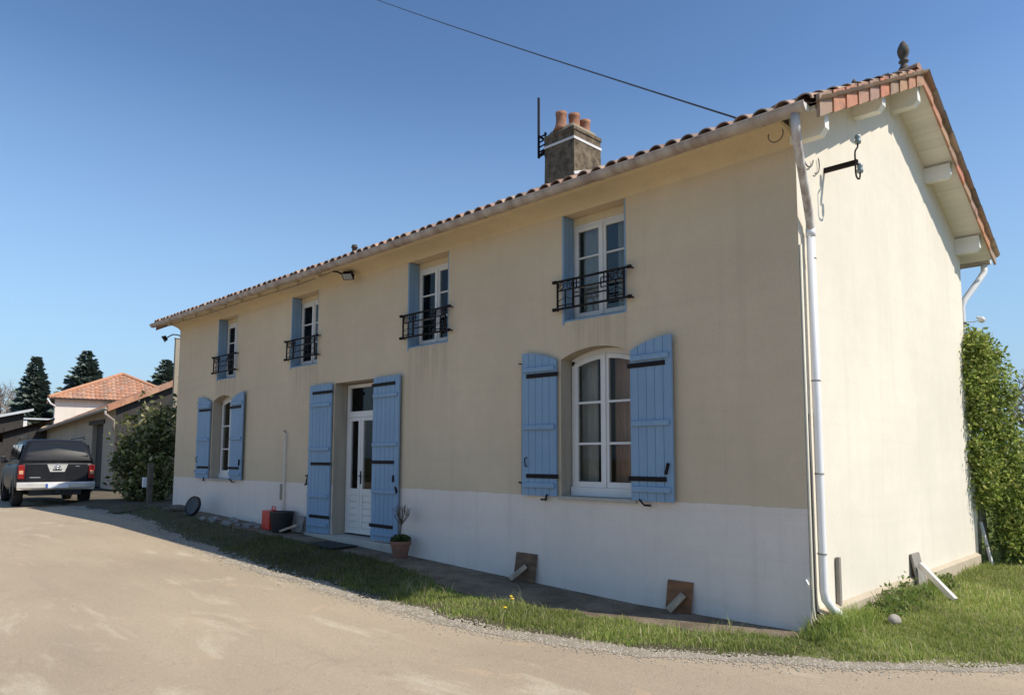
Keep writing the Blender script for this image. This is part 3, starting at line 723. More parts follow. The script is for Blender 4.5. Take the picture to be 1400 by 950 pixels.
# small fittings on the facade
mb = MB(); mb.box(-9.93,-9.885,-.045,0,-.95,.93); mb.build('cable_duct', simple('duct_paint', (.62,.55,.45), .6, .05), H)
mb = MB(); mb.tube([(-9.908,-.03,.93),(-9.95,-.03,.98),(-9.99,-.02,.97)], .008, 6); mb.build('duct_wire', M['cable'], H)
mb = MB(); mb.box(-10.1,-10.02,-.012,0,-.33,-.03); mb.build('vent_plate', M['concrete'], H)
def floodlight(c, face, arm, k=.7):
    c = Vector(c); f = Vector(face).normalized(); s = f.cross(Vector((0,0,1))).normalized(); u = s.cross(f)
    mt = Matrix((s*k, f*k, u*k)).transposed().to_4x4(); mt.translation = c
    mb = MB(); mb.box(-.12,.12,-.07,.02,-.08,.08, mt)
    mb.grid([[mt @ Vector(p) for p in ((-.14,.02,-.10),(.14,.02,-.10),(.14,.02,.10),(-.14,.02,.10))],[mt @ Vector(p) for p in ((-.14,.05,-.10),(.14,.05,-.10),(.14,.05,.10),(-.14,.05,.10))]], True, True)
    mb.tube(arm, .014, 8)
    fo = mb.build('floodlight', M['grey_wood'] if False else M['iron'], H)
    mb = MB(); mb.box(-.115,.115,.051,.055,-.08,.08, mt); mb.build('lamp_glass', M['lamp_glass'], fo)
floodlight((-7.62,-.20,3.545), (.35,-.6,-.8), [(-7.9,-.32,3.64),(-7.8,-.30,3.62),(-7.70,-.22,3.56)])
floodlight((-15.42,-.33,3.33), (-.25,-.75,-.5), [(-15.33,.06,3.40),(-15.36,-.05,3.45),(-15.40,-.15,3.45),(-15.42,-.25,3.38),(-15.42,-.30,3.34)])
mb = MB(); mb.tube([(-L,-.36,3.62),(-13,-.36,3.585),(-11,-.36,3.60),(-9,-.36,3.58),(-7.9,-.34,3.63)], .006, 5); mb.build('soffit_wire', M['cable'], H)
mb = MB(); mb.tube([(.0,6.16,2.62),(.12,6.3,2.63),(.19,6.3,2.65)], .008, 6); mb.lathe((.22,6.3,2.60), [(.01,0),(.045,.02),(.05,.06),(.03,.09),(.01,.10)], 12); mb.lathe((.17,6.3,2.67), [(.01,0),(.025,.01),(.025,.03),(.01,.04)], 10); mb.build('security_lamp', M['white'], H, smooth=True)

# overhead cable
mb = MB(); A = Vector((-.15,-.40,3.66)); B = Vector((-30,-4.0,21)); B = Vector((-13.06,3.96,13.25)); d = (B-A)
pts = [A+d*t*3+Vector((0,0,-1.3*t*(1-t))) for t in np.linspace(0, 1, 40)]
mb.tube(pts, .011, 6)
tag(mb.build('overhead_cable', M['cable'], smooth=True), 'black overhead cable rising from the eaves into the blue sky', 'cable')

# ------------------------------------------------------------------ things along the wall
def board(x0, x1, z0, h, mat, lean, label, cat='board'):
    mb = MB(); mb.grid([[(x0,-.03-lean,z0),(x1,-.03-lean,z0),(x1,-.012-lean,z0),(x0,-.012-lean,z0)],[(x0,-.022,z0+h),(x1,-.022,z0+h),(x1,-.004,z0+h),(x0,-.004,z0+h)]], True, True)
    return tag(mb.build('leaning_board', mat, bevel=.003), label, cat, 'boards leaning on the plinth')
board(-3.80,-3.44,ztf(-3.6,-.1)+.012,.345,M['dark_board'],.05,'dark brown board against the white plinth, nearer the door')
board(-1.53,-1.225,ztf(-1.4,-.1)+.012,.315,M['brown_board'],.05,'reddish brown board against the white plinth, nearer the house corner')
def block(x, y, dx, label, ang):
    z = ztf(x, y)+.012; mb = MB(); mb.beam((x,y,z+.028),(x+dx,-.07,z+.19),.085,.05)
    return tag(mb.build('prop_block', M['pale_wood'], bevel=.004), label, 'wood block', 'blocks holding the boards')
block(-3.72,-.22,.14,'pale wood block propping up the dark board near the door',0)
block(-1.42,-.20,.11,'pale wood block propping up the reddish brown board',0)
# against the gable
mb = MB(); mb.box(.008,.045,.605,.655,-.99,-.50); tag(mb.build('wood_batten', M['grey_wood'], bevel=.003), 'narrow grey batten upright on the gable beside the downpipe', 'batten')
mb = MB(); mb.grid([[(.10,2.93,-1.14),(.10,3.24,-1.14),(.125,3.24,-1.14),(.125,2.93,-1.14)],[(.004,2.93,-.68),(.004,3.24,-.68),(.03,3.24,-.68),(.03,2.93,-.68)]], True, True)
tag(mb.build('grey_board', M['grey_wood'], bevel=.003), 'weathered grey board upright against the sunlit gable', 'board')
mb = MB(); mb.beam((.10,3.0,-.80),(.53,2.70,-1.13),.045,.07); tag(mb.build('prop_stick', M['white'], bevel=.003), 'white wooden stake slanting from the grey board to the lawn', 'stake')
mb = MB(); mb.beam((.02,6.45,-.50),(.16,6.38,-1.15),.03,.04); tag(mb.build('white_stick', M['trim'], bevel=.003), 'thin white stick leaning below the climbing bush', 'stick')

# dark round cover, log, rubble, can, bucket, offcut, mat, pot
zg = ztf(-13.1,-.3)
mb = MB(); c = Vector((-12.95,-.48,zg+.20)); ax = Vector((.25,-.93,.28)).normalized()
s = ax.cross(Vector((0,0,1))).normalized(); u = s.cross(ax)
mb.grid([[c+ax*o+(s*math.cos(t)+u*math.sin(t))*r for t in np.linspace(0, 2*math.pi, 28, endpoint=False)] for o, r in ((-.05,.05),(-.05,.19),(-.03,.21),(.02,.21),(.035,.20),(.02,.17),(.015,.04))], True, True)
tag(mb.build('round_lid', M['black_pl'], smooth=False), 'black round lid standing on edge against the white plinth', 'lid')
mb = MB(); zg = ztf(-14.3,-.1)+.012
mb.tube([(-14.30,-.42,zg+.07),(-13.95,-.38,zg+.075),(-13.6,-.36,zg+.07)], [.06,.075,.065], 10); tag(mb.build('log', M['bark'], smooth=True), 'short grey log lying beside the black round lid', 'log')
for i in range(16):
    t = i/15; x = -12.1+t*1.9+random.uniform(-.1,.1); y = -.28-random.uniform(0,.34); r = random.uniform(.035,.085); z = ztf(x, y)+.012
    mb = MB(); n = 7; sd = [random.uniform(.75,1.2) for _ in range(n)]
    mb.grid([[(x+r*k*sd[j]*1.3*math.cos(2*math.pi*j/n), y+r*k*sd[(j+2) % n]*math.sin(2*math.pi*j/n), z+h*r*1.1) for j in range(n)] for h, k in ((-.2,.8),(.25,1),(.75,.75),(1,.35))], True, True)
    tag(mb.build('stone', M['rubble']), 'rough pale stone in the rubble heap along the plinth', 'stone', 'rubble stones along the plinth')
zg = ztf(-9.9,-.2)+.013
mb = MB(); mb.box(-10.10,-9.80,-.36,-.16,zg,zg+.35); mb.grid([[(-9.98,-.27,zg+.34),(-9.86,-.27,zg+.34),(-9.86,-.17,zg+.34),(-9.98,-.17,zg+.34)],[(-9.97,-.25,zg+.37),(-9.88,-.25,zg+.37),(-9.88,-.19,zg+.37),(-9.97,-.19,zg+.37)]], True, True)
jc = mb.build('jerrycan', M['red_pl'], bevel=.025); tag(jc, 'red plastic jerrycan beside the black bucket', 'jerrycan')
mb = MB(); mb.tube([(-9.97,-.22,zg+.36),(-9.96,-.22,zg+.42),(-9.86,-.22,zg+.42),(-9.85,-.22,zg+.35)], .012, 6); mb.build('handle', M['red_pl'], jc)
mb = MB(); mb.lathe((-9.50,-.27,zg), [(.17,0),(.215,.33),(.225,.33),(.225,.355),(.20,.355),(.16,.03)], 24); tag(mb.build('bucket', M['black_pl'], smooth=False), 'round black plastic bucket between jerrycan and wooden offcut', 'bucket')
mb = MB(); mb.grid([[(-9.27,-.16,zg),(-9.05,-.16,zg),(-9.05,-.135,zg),(-9.27,-.135,zg)],[(-9.27,-.075,zg+.28),(-9.05,-.075,zg+.28),(-9.05,-.05,zg+.28),(-9.27,-.05,zg+.28)]], True, True)
tag(mb.build('wood_offcut', M['grey_wood']), 'small grey board leaning beside the left door shutter', 'board')
mb = MB(); mb.beam((-9.32,-.40,zg+.02),(-9.10,-.19,zg+.13),.05,.04); tag(mb.build('wood_wedge', M['pale_wood']), 'pale wooden wedge in front of the small grey board', 'wood block')
zg = ztf(-7.6,-.5)+.016
mb = MB(); mb.box(-8.05,-7.15,-.68,-.20,zg,zg+.018); tag(mb.build('doormat', M['mat'], bevel=.004), 'black doormat on the ground before the front door', 'doormat')
# potted shrub by the door
zg = ztf(-5.95,-.2)+.013; pc = (-5.98,-.24)
pe = empty('potted_plant', (pc[0], pc[1], zg), 'bare twiggy little tree in a terracotta pot right of the door', 'potted plant')
mb = MB(); mb.lathe((*pc, zg), [(.105,0),(.145,.20),(.16,.20),(.16,.245),(.135,.245),(.13,.21)], 22); mb.build('flowerpot', M['plantpot'], pe, smooth=False)
mb = MB(); top = Vector((pc[0]+.02, pc[1], zg+.52)); mb.tube([(pc[0],pc[1],zg+.2),(pc[0]-.01,pc[1],zg+.38),top], [.014,.012,.010], 6)
for i in range(13):
    a = i*2.4; el = random.uniform(.25,1.2); d = Vector((math.cos(a)*math.cos(el), math.sin(a)*math.cos(el), math.sin(el)))
    p1 = top+d*.11+Vector((0,0,.03)); p2 = p1+Vector((d.x*.04, d.y*.04, .13)); mb.tube([top-Vector((0,0,random.uniform(0,.06))), p1, p2], [.007,.005,.003], 5)
    for k in range(2):
        q = p1+Vector((random.uniform(-.07,.07), random.uniform(-.07,.07), random.uniform(.07,.13))); mb.tube([p1, q], [.004,.002], 4)
mb.build('stem', M['bark'], pe, smooth=True)
def leaf_cloud(n, sampler, size, cols, flat=.0, aspect=.55, per=0):
    """diamond leaves: returns V,F,T"""
    C = sampler(n); n = len(C)
    d = rng.normal(size=(n,3)); d[:,2] -= flat; d /= np.linalg.norm(d, axis=1)[:,None]
    e = rng.normal(size=(n,3)); e -= d*np.sum(d*e, 1)[:,None]; e /= np.linalg.norm(e, axis=1)[:,None]
    s = size*rng.uniform(.6,1.3,(n,1))
    nrm = np.cross(d, e)
    V = np.stack([C-d*s*.5, C+e*s*aspect*.5+nrm*s*.08, C+d*s*.5, C-e*s*aspect*.5+nrm*s*.08], 1).reshape(-1,3)
    F = np.arange(n*4).reshape(n,4)
    cols = np.array(cols); T = cols[rng.integers(0, len(cols), n)]*rng.uniform(.75,1.25,(n,1))
    if per: T = T*np.repeat(rng.uniform(.55,1.3,(n//per+1,1)), per, 0)[:n]
    return V, F, T
def ell(c, r, shell=.6):
    c, r = np.array(c), np.array(r)
    def f(n):
        d = rng.normal(size=(n,3)); d /= np.linalg.norm(d,axis=1)[:,None]; k = rng.uniform(0,1,(n,1))**(1/(2+3*shell))
        return c+d*k*r
    return f
def clumped(ells, clump_r, per):
    """leaves in clumps spread through several ellipsoids"""
    vol = np.array([e[1][0]*e[1][1]*e[1][2] for e in ells]); vol = vol**.5/np.sum(vol**.5)
    def f(n):
        m = n//per; out = []
        for e, v in zip(ells, vol):
            k = max(1, int(m*v)); C = ell(*e)(k)
            q = np.repeat(C, per, 0); out.append(q+rng.normal(size=q.shape)*clump_r*np.repeat(rng.uniform(.5,1.3,(k,1)), per, 0))
        return np.concatenate(out)
    return f
V, F, T = leaf_cloud(500, lambda n: ell((0,0,.27),(.15,.15,.07))(n), .05, [(.06,.09,.025),(.09,.11,.04),(.04,.06,.02)])
fast_mesh('herbs', V, F, M['leaf'], T, parent=pe)

# ------------------------------------------------------------------ vegetation
def leaf_thing(name, base, label, cat, ells, n, size, cols, clump, per, trunks, barkmat, group=None, flat=0):
    e = empty(name, base, label, cat, 0, group)
    V, F, T = leaf_cloud(n, clumped(ells, clump, per), size, cols, flat, .55, per)
    zmin = ztf(base[0], base[1])
    V = V-np.array(base); V[:,2] = np.maximum(V[:,2], .02)
    fast_mesh('crown', V, F, M['leaf'], T, parent=e)
    mb = MB()
    for t in trunks: mb.tube(t[0], t[1], 7)
    mb.build('trunk', barkmat, e, smooth=True)
    return e
bz = -1.15
bushE = [((.10,6.22,1.75),(.20,.34,.78)),((.10,6.24,.95),(.22,.36,.95)),((.10,6.26,.2),(.20,.30,.55)),((.08,6.30,2.12),(.24,.36,.36)),((.22,6.75,1.4),(.32,.45,.85)),((.20,6.7,.45),(.38,.45,.75)),((.62,7.4,.1),(.55,.55,.75)),((1.25,8.1,-.1),(.8,.6,.8)),((.34,6.85,-.25),(.32,.35,.5)),((.42,6.85,-.78),(.32,.35,.34)),((.95,7.2,-.7),(.5,.5,.42)),((2.1,8.5,-.1),(.9,.7,.85))]
leaf_thing('climbing_bush', (.1,7.2,bz), 'tall leafy green bush growing at the back corner of the house', 'bush', bushE, 42000, .07,
    [(.31,.39,.08),(.37,.44,.09),(.24,.31,.07),(.47,.47,.14),(.17,.22,.05)], .08, 22,
    [([(.05,6.75,bz),(.0,6.78,-.6),(-.05,6.85,.1),(-.1,6.95,1.0)],[.045,.04,.035,.02]),([(.22,6.95,bz),(.16,6.95,-.5),(.3,7.1,.2),(.2,7.2,1.0)],[.04,.035,.03,.02]),([(-.05,6.6,bz),(-.02,6.6,-.4),(-.1,6.7,.6)],[.03,.028,.02]),([(.9,7.9,bz),(.8,7.8,-.5),(.9,7.9,.2)],[.05,.045,.03])], M['pale_bark'])
bz2 = ztf(-18.9,.5)
shE = [((-18.85,.55,.95),(.72,.68,1.0)),((-18.45,.85,.2),(.8,.7,.9)),((-19.05,.3,.25),(.55,.55,.75)),((-18.1,1.1,1.35),(.6,.55,.65)),((-18.8,.55,-.4),(.7,.6,.5))]
leaf_thing('laurel_shrub', (-18.9,.5,bz2), 'dense glossy green shrub beyond the far end of the house', 'shrub', shE, 6500, .16,
    [(.19,.205,.065),(.29,.285,.11),(.12,.14,.045),(.46,.43,.22),(.07,.085,.03)], .14, 11,
    [([(-18.9,.5,bz2),(-18.9,.5,.4),(-18.8,.6,1.2)],[.07,.06,.03]),([(-18.8,.6,bz2),(-18.4,.8,.2),(-18.2,1,1.1)],[.05,.04,.02]),([(-19,.4,bz2),(-19.4,.1,0),(-19.5,.0,.4)],[.05,.04,.02])], M['bark'])

def conifer(base, h, rad, label, seed):
    r_ = np.random.default_rng(seed)
    e = empty('conifer_tree', base, label, 'conifer', 0, 'conifers behind the outbuildings')
    Vs, Ts = [], []
    z = h*.10
    mbb = MB(); mbb.tube([(0,0,0),(0,0,h*.5),(0,0,h*.97)], [h*.022,h*.014,h*.003], 7)
    while z < h*.985:
        t = z/h; Lb = rad*(1-t)**.85*(r_.uniform(.85,1.1))+.12
        nb = int(11+9*(1-t))
        for k in range(nb):
            a = r_.uniform(0, 2*math.pi); l = Lb*r_.uniform(.7,1.12); droop = -.22*(1-t)+.25*t+r_.uniform(-.18,.18)
            d = np.array([math.cos(a), math.sin(a), droop]); s = np.array([-math.sin(a), math.cos(a), 0])
            mbb.tube([(0,0,z), tuple(np.array([0,0,z])+d*l*.8)], [.03,.01], 3, False)
            m = max(10, int(l*20))
            tt = r_.uniform(.12,1,(m,1)); side = r_.uniform(-1,1,(m,1))
            zj = z+r_.uniform(-.3,.3)*(1-t); P = np.array([0,0,zj])+d*l*tt+np.array([0,0,1.])*l*.10*tt**2+s*side*l*.26*(1.15-tt)
            q = d*.6+s*side*.8; q = q/np.linalg.norm(q,axis=1)[:,None]
            sz = r_.uniform(.4,.75,(m,1))*min(1,.4+l*.3)
            up = np.array([0,0,1.])
            A = P; B = P+q*sz+np.array([0,0,-.1])*sz; C_ = P+q*sz*.4+np.cross(q, up)*sz*.28+up*sz*.25; D_ = P+q*sz*.4-np.cross(q, up)*sz*.28-up*sz*.3
            Vs.append(np.stack([A,C_,B,D_],1).reshape(-1,3)); Ts.append(np.array([[.115,.145,.115]])*r_.uniform(.6,1.5,(m,1)))  # needle colour lightened to paint in distance haze
        z += h*.017+.06*(1-t)
    V = np.concatenate(Vs); fast_mesh('crown', V, np.arange(len(V)).reshape(-1,4), M['needle'], np.concatenate(Ts), parent=e)
    mbb.build('trunk', M['bark'], e, local=True)
conifer((-84.3,11.9,-.9), 11.8, 3.0, 'dark conical conifer standing alone left of the hipped roof', 1)
conifer((-80.5,15.5,-.9), 12.3, 4.1, 'broad dark conifer rising behind the hipped tile roof', 2)
conifer((-74.8,21.3,-.9), 11.5, 3.4, 'dark conifer half hidden behind the concrete post', 3)

def bare_tree(base, h, label, seed, spread=.5, group='bare trees on the horizon', levels=5):
    r_ = random.Random(seed); mb = MB(); tw = MB()
    def grow(p, d, l, r, lv):
        d = (d+Vector((r_.uniform(-1,1), r_.uniform(-1,1), r_.uniform(-.3,.6)))*.12).normalized(); q = p+d*l
        (mb if lv < 2 else tw).tube([p, q], [r, r*.7], 5 if lv < 2 else 3, False)
        if lv >= levels: return
        for _ in range(3 if lv else 5):
            ax = Vector((r_.uniform(-1,1), r_.uniform(-1,1), r_.uniform(-.15,.8))); nd = (d*(1-spread)+ax.normalized()*spread*1.1+Vector((0,0,.12))).normalized()
            grow(p+d*l*r_.uniform(.55,1), nd, l*r_.uniform(.55,.8), r*.58, lv+1)
    grow(Vector((0,0,0)), Vector((0,0,1)), h*.30, h*.022, 0)
    e = empty('bare_tree', base, label, 'tree', 0, group)
    mb.build('trunk', M['bark'], e, local=True); tw.build('crown', M['twig'], e, local=True)
bl = ['leafless grey brown tree, farthest left on the horizon','leafless tree with wide twiggy crown left of the lone conifer','leafless tree just behind the metal roofed shed','leafless tree right behind the lone dark conifer','leafless tree top above the right slope of the hipped roof']
for i, (x, y, h) in enumerate(((-98.5,11.2,15.5),(-92.9,11.1,15),(-99.4,13.1,15),(-105.7,15.4,14.5),(-81.3,22.5,14.2))): bare_tree((x,y,-.9), h, bl[i], 20+i, .62)
bare_tree((-8.6,64,-1.15), 13.5, 'bare brown tree far beyond the climbing bush', 40, .6, 'bare trees beyond the lawn')
bare_tree((-6.2,62,-1.15), 11.5, 'smaller bare brown tree at the right edge beyond the lawn', 41, .6, 'bare trees beyond the lawn')
# far hedges
def hedge(name, pts, h, w, n, size, cols, label):
    P = np.array(pts); seg = rng.integers(0, len(P)-1, n); t = rng.uniform(0,1,(n,1)); C = P[seg]*(1-t)+P[seg+1]*t
    hh = h*(.75+.25*np.sin(C[:,0]*.9+C[:,1]*.5)+.12*np.sin(C[:,0]*2.7))
    X = np.stack([C[:,0]+rng.normal(size=n)*w*.4, C[:,1]+rng.normal(size=n)*w*.4, -1.1+hh*rng.uniform(0,1,n)**.8], 1)
    V, F, T = leaf_cloud(n, lambda m: X, size, cols); o = fast_mesh(name, V, F, M['leaf'], T); tag(o, label, 'hedge', None, 'stuff')
hedge('garden_hedge', [(-1,24),(4,24),(12,26)], 1.75, 1.2, 9000, .22, [(.03,.045,.018),(.05,.06,.025),(.07,.07,.035)], 'dark hedge along the back of the lawn')
hedge('distant_wood', [(-200,-40),(-150,10),(-120,40),(-100,80),(-40,120),(40,110),(110,60)], 4.2, 5, 26000, .9, [(.06,.05,.035),(.08,.07,.05),(.05,.06,.03)], 'low line of woods and hedges along the horizon')

# ------------------------------------------------------------------ grass
def blades(pts, hgt, wid, cols, lean=.5):
    n = len(pts); a = rng.uniform(0, 2*math.pi, n); h = hgt*rng.uniform(.4,1.3,n)*(.62+.75*np.clip(patch(pts[:,0]*2.3+3, pts[:,1]*2.9), 0, 1.2)); w = wid*rng.uniform(.6,1.3,n)
    s = np.stack([np.cos(a), np.sin(a), 0*a], 1); b = rng.uniform(0, 2*math.pi, n); l = lean*rng.uniform(.1,1.3,n)*h
    d = np.stack([np.cos(b)*l, np.sin(b)*l, 0*b], 1); up = np.stack([0*a, 0*a, h], 1)
    p = pts; m = p+d*.35+up*.6; t = p+d+up*(.95-.25*rng.uniform(0,1,(n,1))); w = w[:,None]
    V = np.stack([p-s*w, p+s*w, m+s*w*.75, m-s*w*.75, t+s*w*.12, t-s*w*.12], 1).reshape(-1,3)
    k = np.arange(n)[:,None]*6; F = np.concatenate([k+np.array([[0,1,2,3]]), k+np.array([[3,2,4,5]])], 1).reshape(-1,4)
    T = np.repeat(cols, 2, 0); return V, F, T
GREEN = np.array([(.29,.375,.085),(.36,.42,.10),(.23,.30,.07),(.43,.44,.14),(.54,.48,.23),(.58,.50,.29)])
SHADE_MUL = np.array([.30,.26,.34])
def gcols(n, p, x=None, y=None):
    c = GREEN[rng.choice(6, n, p=p)]*rng.uniform(.75,1.2,(n,1))
    if x is not None:
        big = .5+.5*np.sin(x*2.7+y*1.9+np.sin(y*3.1)); c = c*(.82+.3*big)[:,None]       # patches of lusher and paler turf
        t = np.clip((-3.2-x)/2.5, 0, 1)[:,None]*.85; c = c*(1-t)+c*SHADE_MUL*t              # house shade painted into the blade colours towards the door
    return c
def patch(x, y): return .5+.28*np.sin(x*1.9+y*1.3)+.22*np.sin(x*4.3-y*3.1+1)+.18*np.sin(x*9.7+y*7.7)
def scatter(x0, x1, y0, y1, dens, keep):
    n = int((x1-x0)*(y1-y0)*dens); x = rng.uniform(x0,x1,n); y = rng.uniform(y0,y1,n); k = keep(x, y); x, y = x[k], y[k]
    return np.stack([x, y, zt(x, y)+.005], 1)
def pyv(x): return np.interp(x, [-30,-16,-12,-10,-8.6,-6,-4.8,-4,-3.4,-3,-2.35,-1.7,-1.2,-.8,-.5,-.2,.07,.2], [.6,-.2,-.62,-.6,-.55,-.56,-.78,-1.08,-1.12,-1.05,-.9,-.84,-.72,-.68,-.52,-.33,-.10,-.05])
def keep_verge(x, y):
    lo = edge_y(x)+.20+.06*np.sin(x*7)+.05*np.sin(x*17+2); hi = pyv(x)-.03+.05*np.sin(x*11)
    q = patch(x, y)
    edge = np.minimum((y-lo)/.28, (hi-y)/.1+.3)
    thin = np.clip(1-.09*np.clip(-5-x,0,12), .3, 1)
    return (y > lo) & (y < hi) & (rng.uniform(0,1,len(x)) < np.clip(edge,0,1)*np.clip(.35+q,.25,1)*thin)
Vs, Fs, Ts, off = [], [], [], 0
def add(pts, h, w, p, lean=.6):
    global off
    if not len(pts): return
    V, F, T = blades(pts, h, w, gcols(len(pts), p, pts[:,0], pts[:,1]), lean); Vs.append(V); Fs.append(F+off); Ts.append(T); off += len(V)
P0 = (.27,.25,.15,.18,.10,.05)
add(scatter(-5,.12,-2.4,-.3,8500,keep_verge), .054, .0032, P0)
add(scatter(-9,-5,-2.4,-.3,2400,keep_verge), .06, .0045, P0)
add(scatter(-17,-9,-2.3,.0,650,keep_verge), .055, .006, P0)
# taller dry tufts
add(scatter(-5,.1,-2.3,-.4,500,lambda x,y: keep_verge(x,y)&(patch(x*1.7,y*2)>.62)), .15, .0035, (.12,.12,.08,.22,.26,.20), .8)
def keep_lawn(x, y):
    lo = edge_y(x)+.20+.06*np.sin(x*7)+.05*np.sin(x*17+2)
    return (y > lo) & ((x > .07) | (y < -.35) | (y > 6.5)) & (rng.uniform(0,1,len(x)) < np.clip((y-lo)/.25,0,1)*np.clip(.45+patch(x,y),.35,1))
add(scatter(.02,3.6,-1.2,2.5,6500,keep_lawn), .052, .0034, P0)
add(scatter(.02,3.6,2.5,6.5,3600,keep_lawn), .05, .0045, (.26,.26,.14,.18,.11,.05))
add(scatter(-1.5,4.2,6.5,14,1200,keep_lawn), .06, .007, (.24,.26,.12,.2,.13,.05))
add(scatter(-3,6,14,22,500,keep_lawn), .06, .012, (.24,.26,.12,.2,.13,.05))
# longer growth against the foot of the gable
add(scatter(.06,.34,.0,3.6,5200,lambda x,y: rng.uniform(0,1,len(x)) < np.clip(1.2-(x-.06)/.25,0,1)*np.clip(.3+patch(y*1.7,x),0.1,1)), .17, .004, (.36,.26,.26,.1,.02,0), .7)
add(scatter(-.02,.30,-.34,.35,5200,lambda x,y: rng.uniform(0,1,len(x))<.9), .16, .004, (.3,.26,.26,.12,.04,.02), .7)
add(scatter(.06,.25,3.5,6.3,1500,lambda x,y: rng.uniform(0,1,len(x))<.7), .10, .005, (.3,.26,.2,.16,.06,.02), .7)
add(scatter(-6,.1,-2.4,-.3,420,keep_verge), .035, .011, (.45,.25,.25,.05,0,0), 1.3)
add(scatter(.02,3.4,-1.2,5,380,keep_lawn), .03, .012, (.45,.25,.25,.05,0,0), 1.3)
add(scatter(.02,3.4,-1.2,5,160,lambda x,y: keep_lawn(x,y)&(patch(x*1.7,y*1.3)>.55)), .12, .003, (.1,.1,.05,.25,.28,.22), .9)
tag(fast_mesh('grass', np.concatenate(Vs), np.concatenate(Fs), M['grass'], np.concatenate(Ts)), 'short green grass on the verge and lawn round the house', 'grass', None, 'stuff')
# leafy weeds at the gable foot
for i, (y, s, lab) in enumerate(((1.35,.22,'bushy green weed at the gable foot nearest the downpipe'),(1.85,.26,'largest leafy weed against the tan foundation of the gable'),(2.55,.15,'small weed at the gable foot before the grey board'),(3.55,.17,'low weed at the gable foot behind the white stake'))):
    e = empty('weed', (.2,y,-1.15), lab, 'weed', 0, 'weeds at the foot of the gable')
    V, F, T = leaf_cloud(420, clumped([((0,-s*.4,s*.4),(s*.6,s*.7,s*.5)),((s*.2,s*.4,s*.5),(s*.5,s*.6,s*.7)),((s*.4,0,s*.2),(s*.7,s*.8,s*.3))], .035, 7), .05, [(.17,.24,.06),(.21,.28,.07),(.13,.18,.05),(.24,.23,.10)])
    V[:,2] = np.maximum(V[:,2], .005); fast_mesh('leaves', V, F, M['leaf'], T, parent=e)
    mb = MB()
    for k in range(7): a = k*.9; mb.tube([(0,0,0),(math.cos(a)*s*.5, math.sin(a)*s*.6, s*1.1)], [.005,.002], 4)
    mb.build('stem', M['stem'], e, local=True)
for x, y, lab in ((-2.42,-1.62,'yellow dandelion in the sunlit verge, nearest the road'),(-2.75,-1.20,'yellow dandelion in the verge, at the edge of the house shade'),(-2.66,-1.27,'yellow dandelion flower low beside its taller neighbour')):
    z = ztf(x, y); e = empty('dandelion', (x,y,z), lab, 'flower', 0, 'dandelions in the verge')
    mb = MB(); mb.tube([(0,0,0),(.005,0,.06),(.01,.005,.115)], .003, 5); mb.build('stem', M['stem'], e, local=True)
    mb = MB(); mb.lathe((.01,.005,.115), [(.004,-.006),(.014,0),(.021,.006),(.016,.013),(.004,.016)], 14); mb.build('flower_head', M['flower'], e, local=True)
mb = MB(); x, y = .42, .95; n = 14
mb.grid([[(x+.055*k*math.cos(2*math.pi*j/n)*(1+.12*math.sin(j*1.3)+.06*math.sin(j*2.9)), y+.08*k*math.sin(2*math.pi*j/n), -1.13+h*.09) for j in range(n)] for h, k in ((0,.9),(.3,1.02),(.55,.95),(.8,.72),(.94,.42),(1,.15))], True, True)
tag(mb.build('pale_stone', simple('pale_stone', (.30,.27,.225), .95, .25, 14, bmp=.5), smooth=True), 'pale stone lying in the lawn in front of the gable', 'stone')

# gravel along the road edge
n = 10500; x = np.concatenate([rng.uniform(-5,2.2,6500), rng.uniform(-15,-5,2500), rng.uniform(-7,2,1500)])
y = edge_y(x)+.07+rng.normal(size=n)*.13; y[9000:] = edge_y(x[9000:])-rng.exponential(.9,1500); r = rng.uniform(.004,.012,n)*np.where(x < -5, 1.4, 1); r[9000:] *= .5
base = np.array([(1,0,0),(.3,.95,0),(-.8,.6,0),(-.8,-.6,0),(.3,-.95,0),(0,0,.8)])
V = np.stack([x, y, zt(x, y)+.004], 1)[:,None,:]+base[None]*r[:,None,None]*rng.uniform(.7,1.3,(n,6,1))
fi = np.array([(0,1,5),(1,2,5),(2,3,5),(3,4,5),(4,0,5)]); F = (np.arange(n)[:,None,None]*6+fi[None]).reshape(-1,3)
T = np.repeat(np.array([(.42,.365,.28),(.36,.31,.235),(.48,.43,.35),(.29,.245,.185)])[rng.integers(0,4,n)], 5, 0)
tag(fast_mesh('gravel', V.reshape(-1,3), F, M['pebble'], T), 'loose grey gravel along the edge of the road', 'gravel', None, 'stuff')

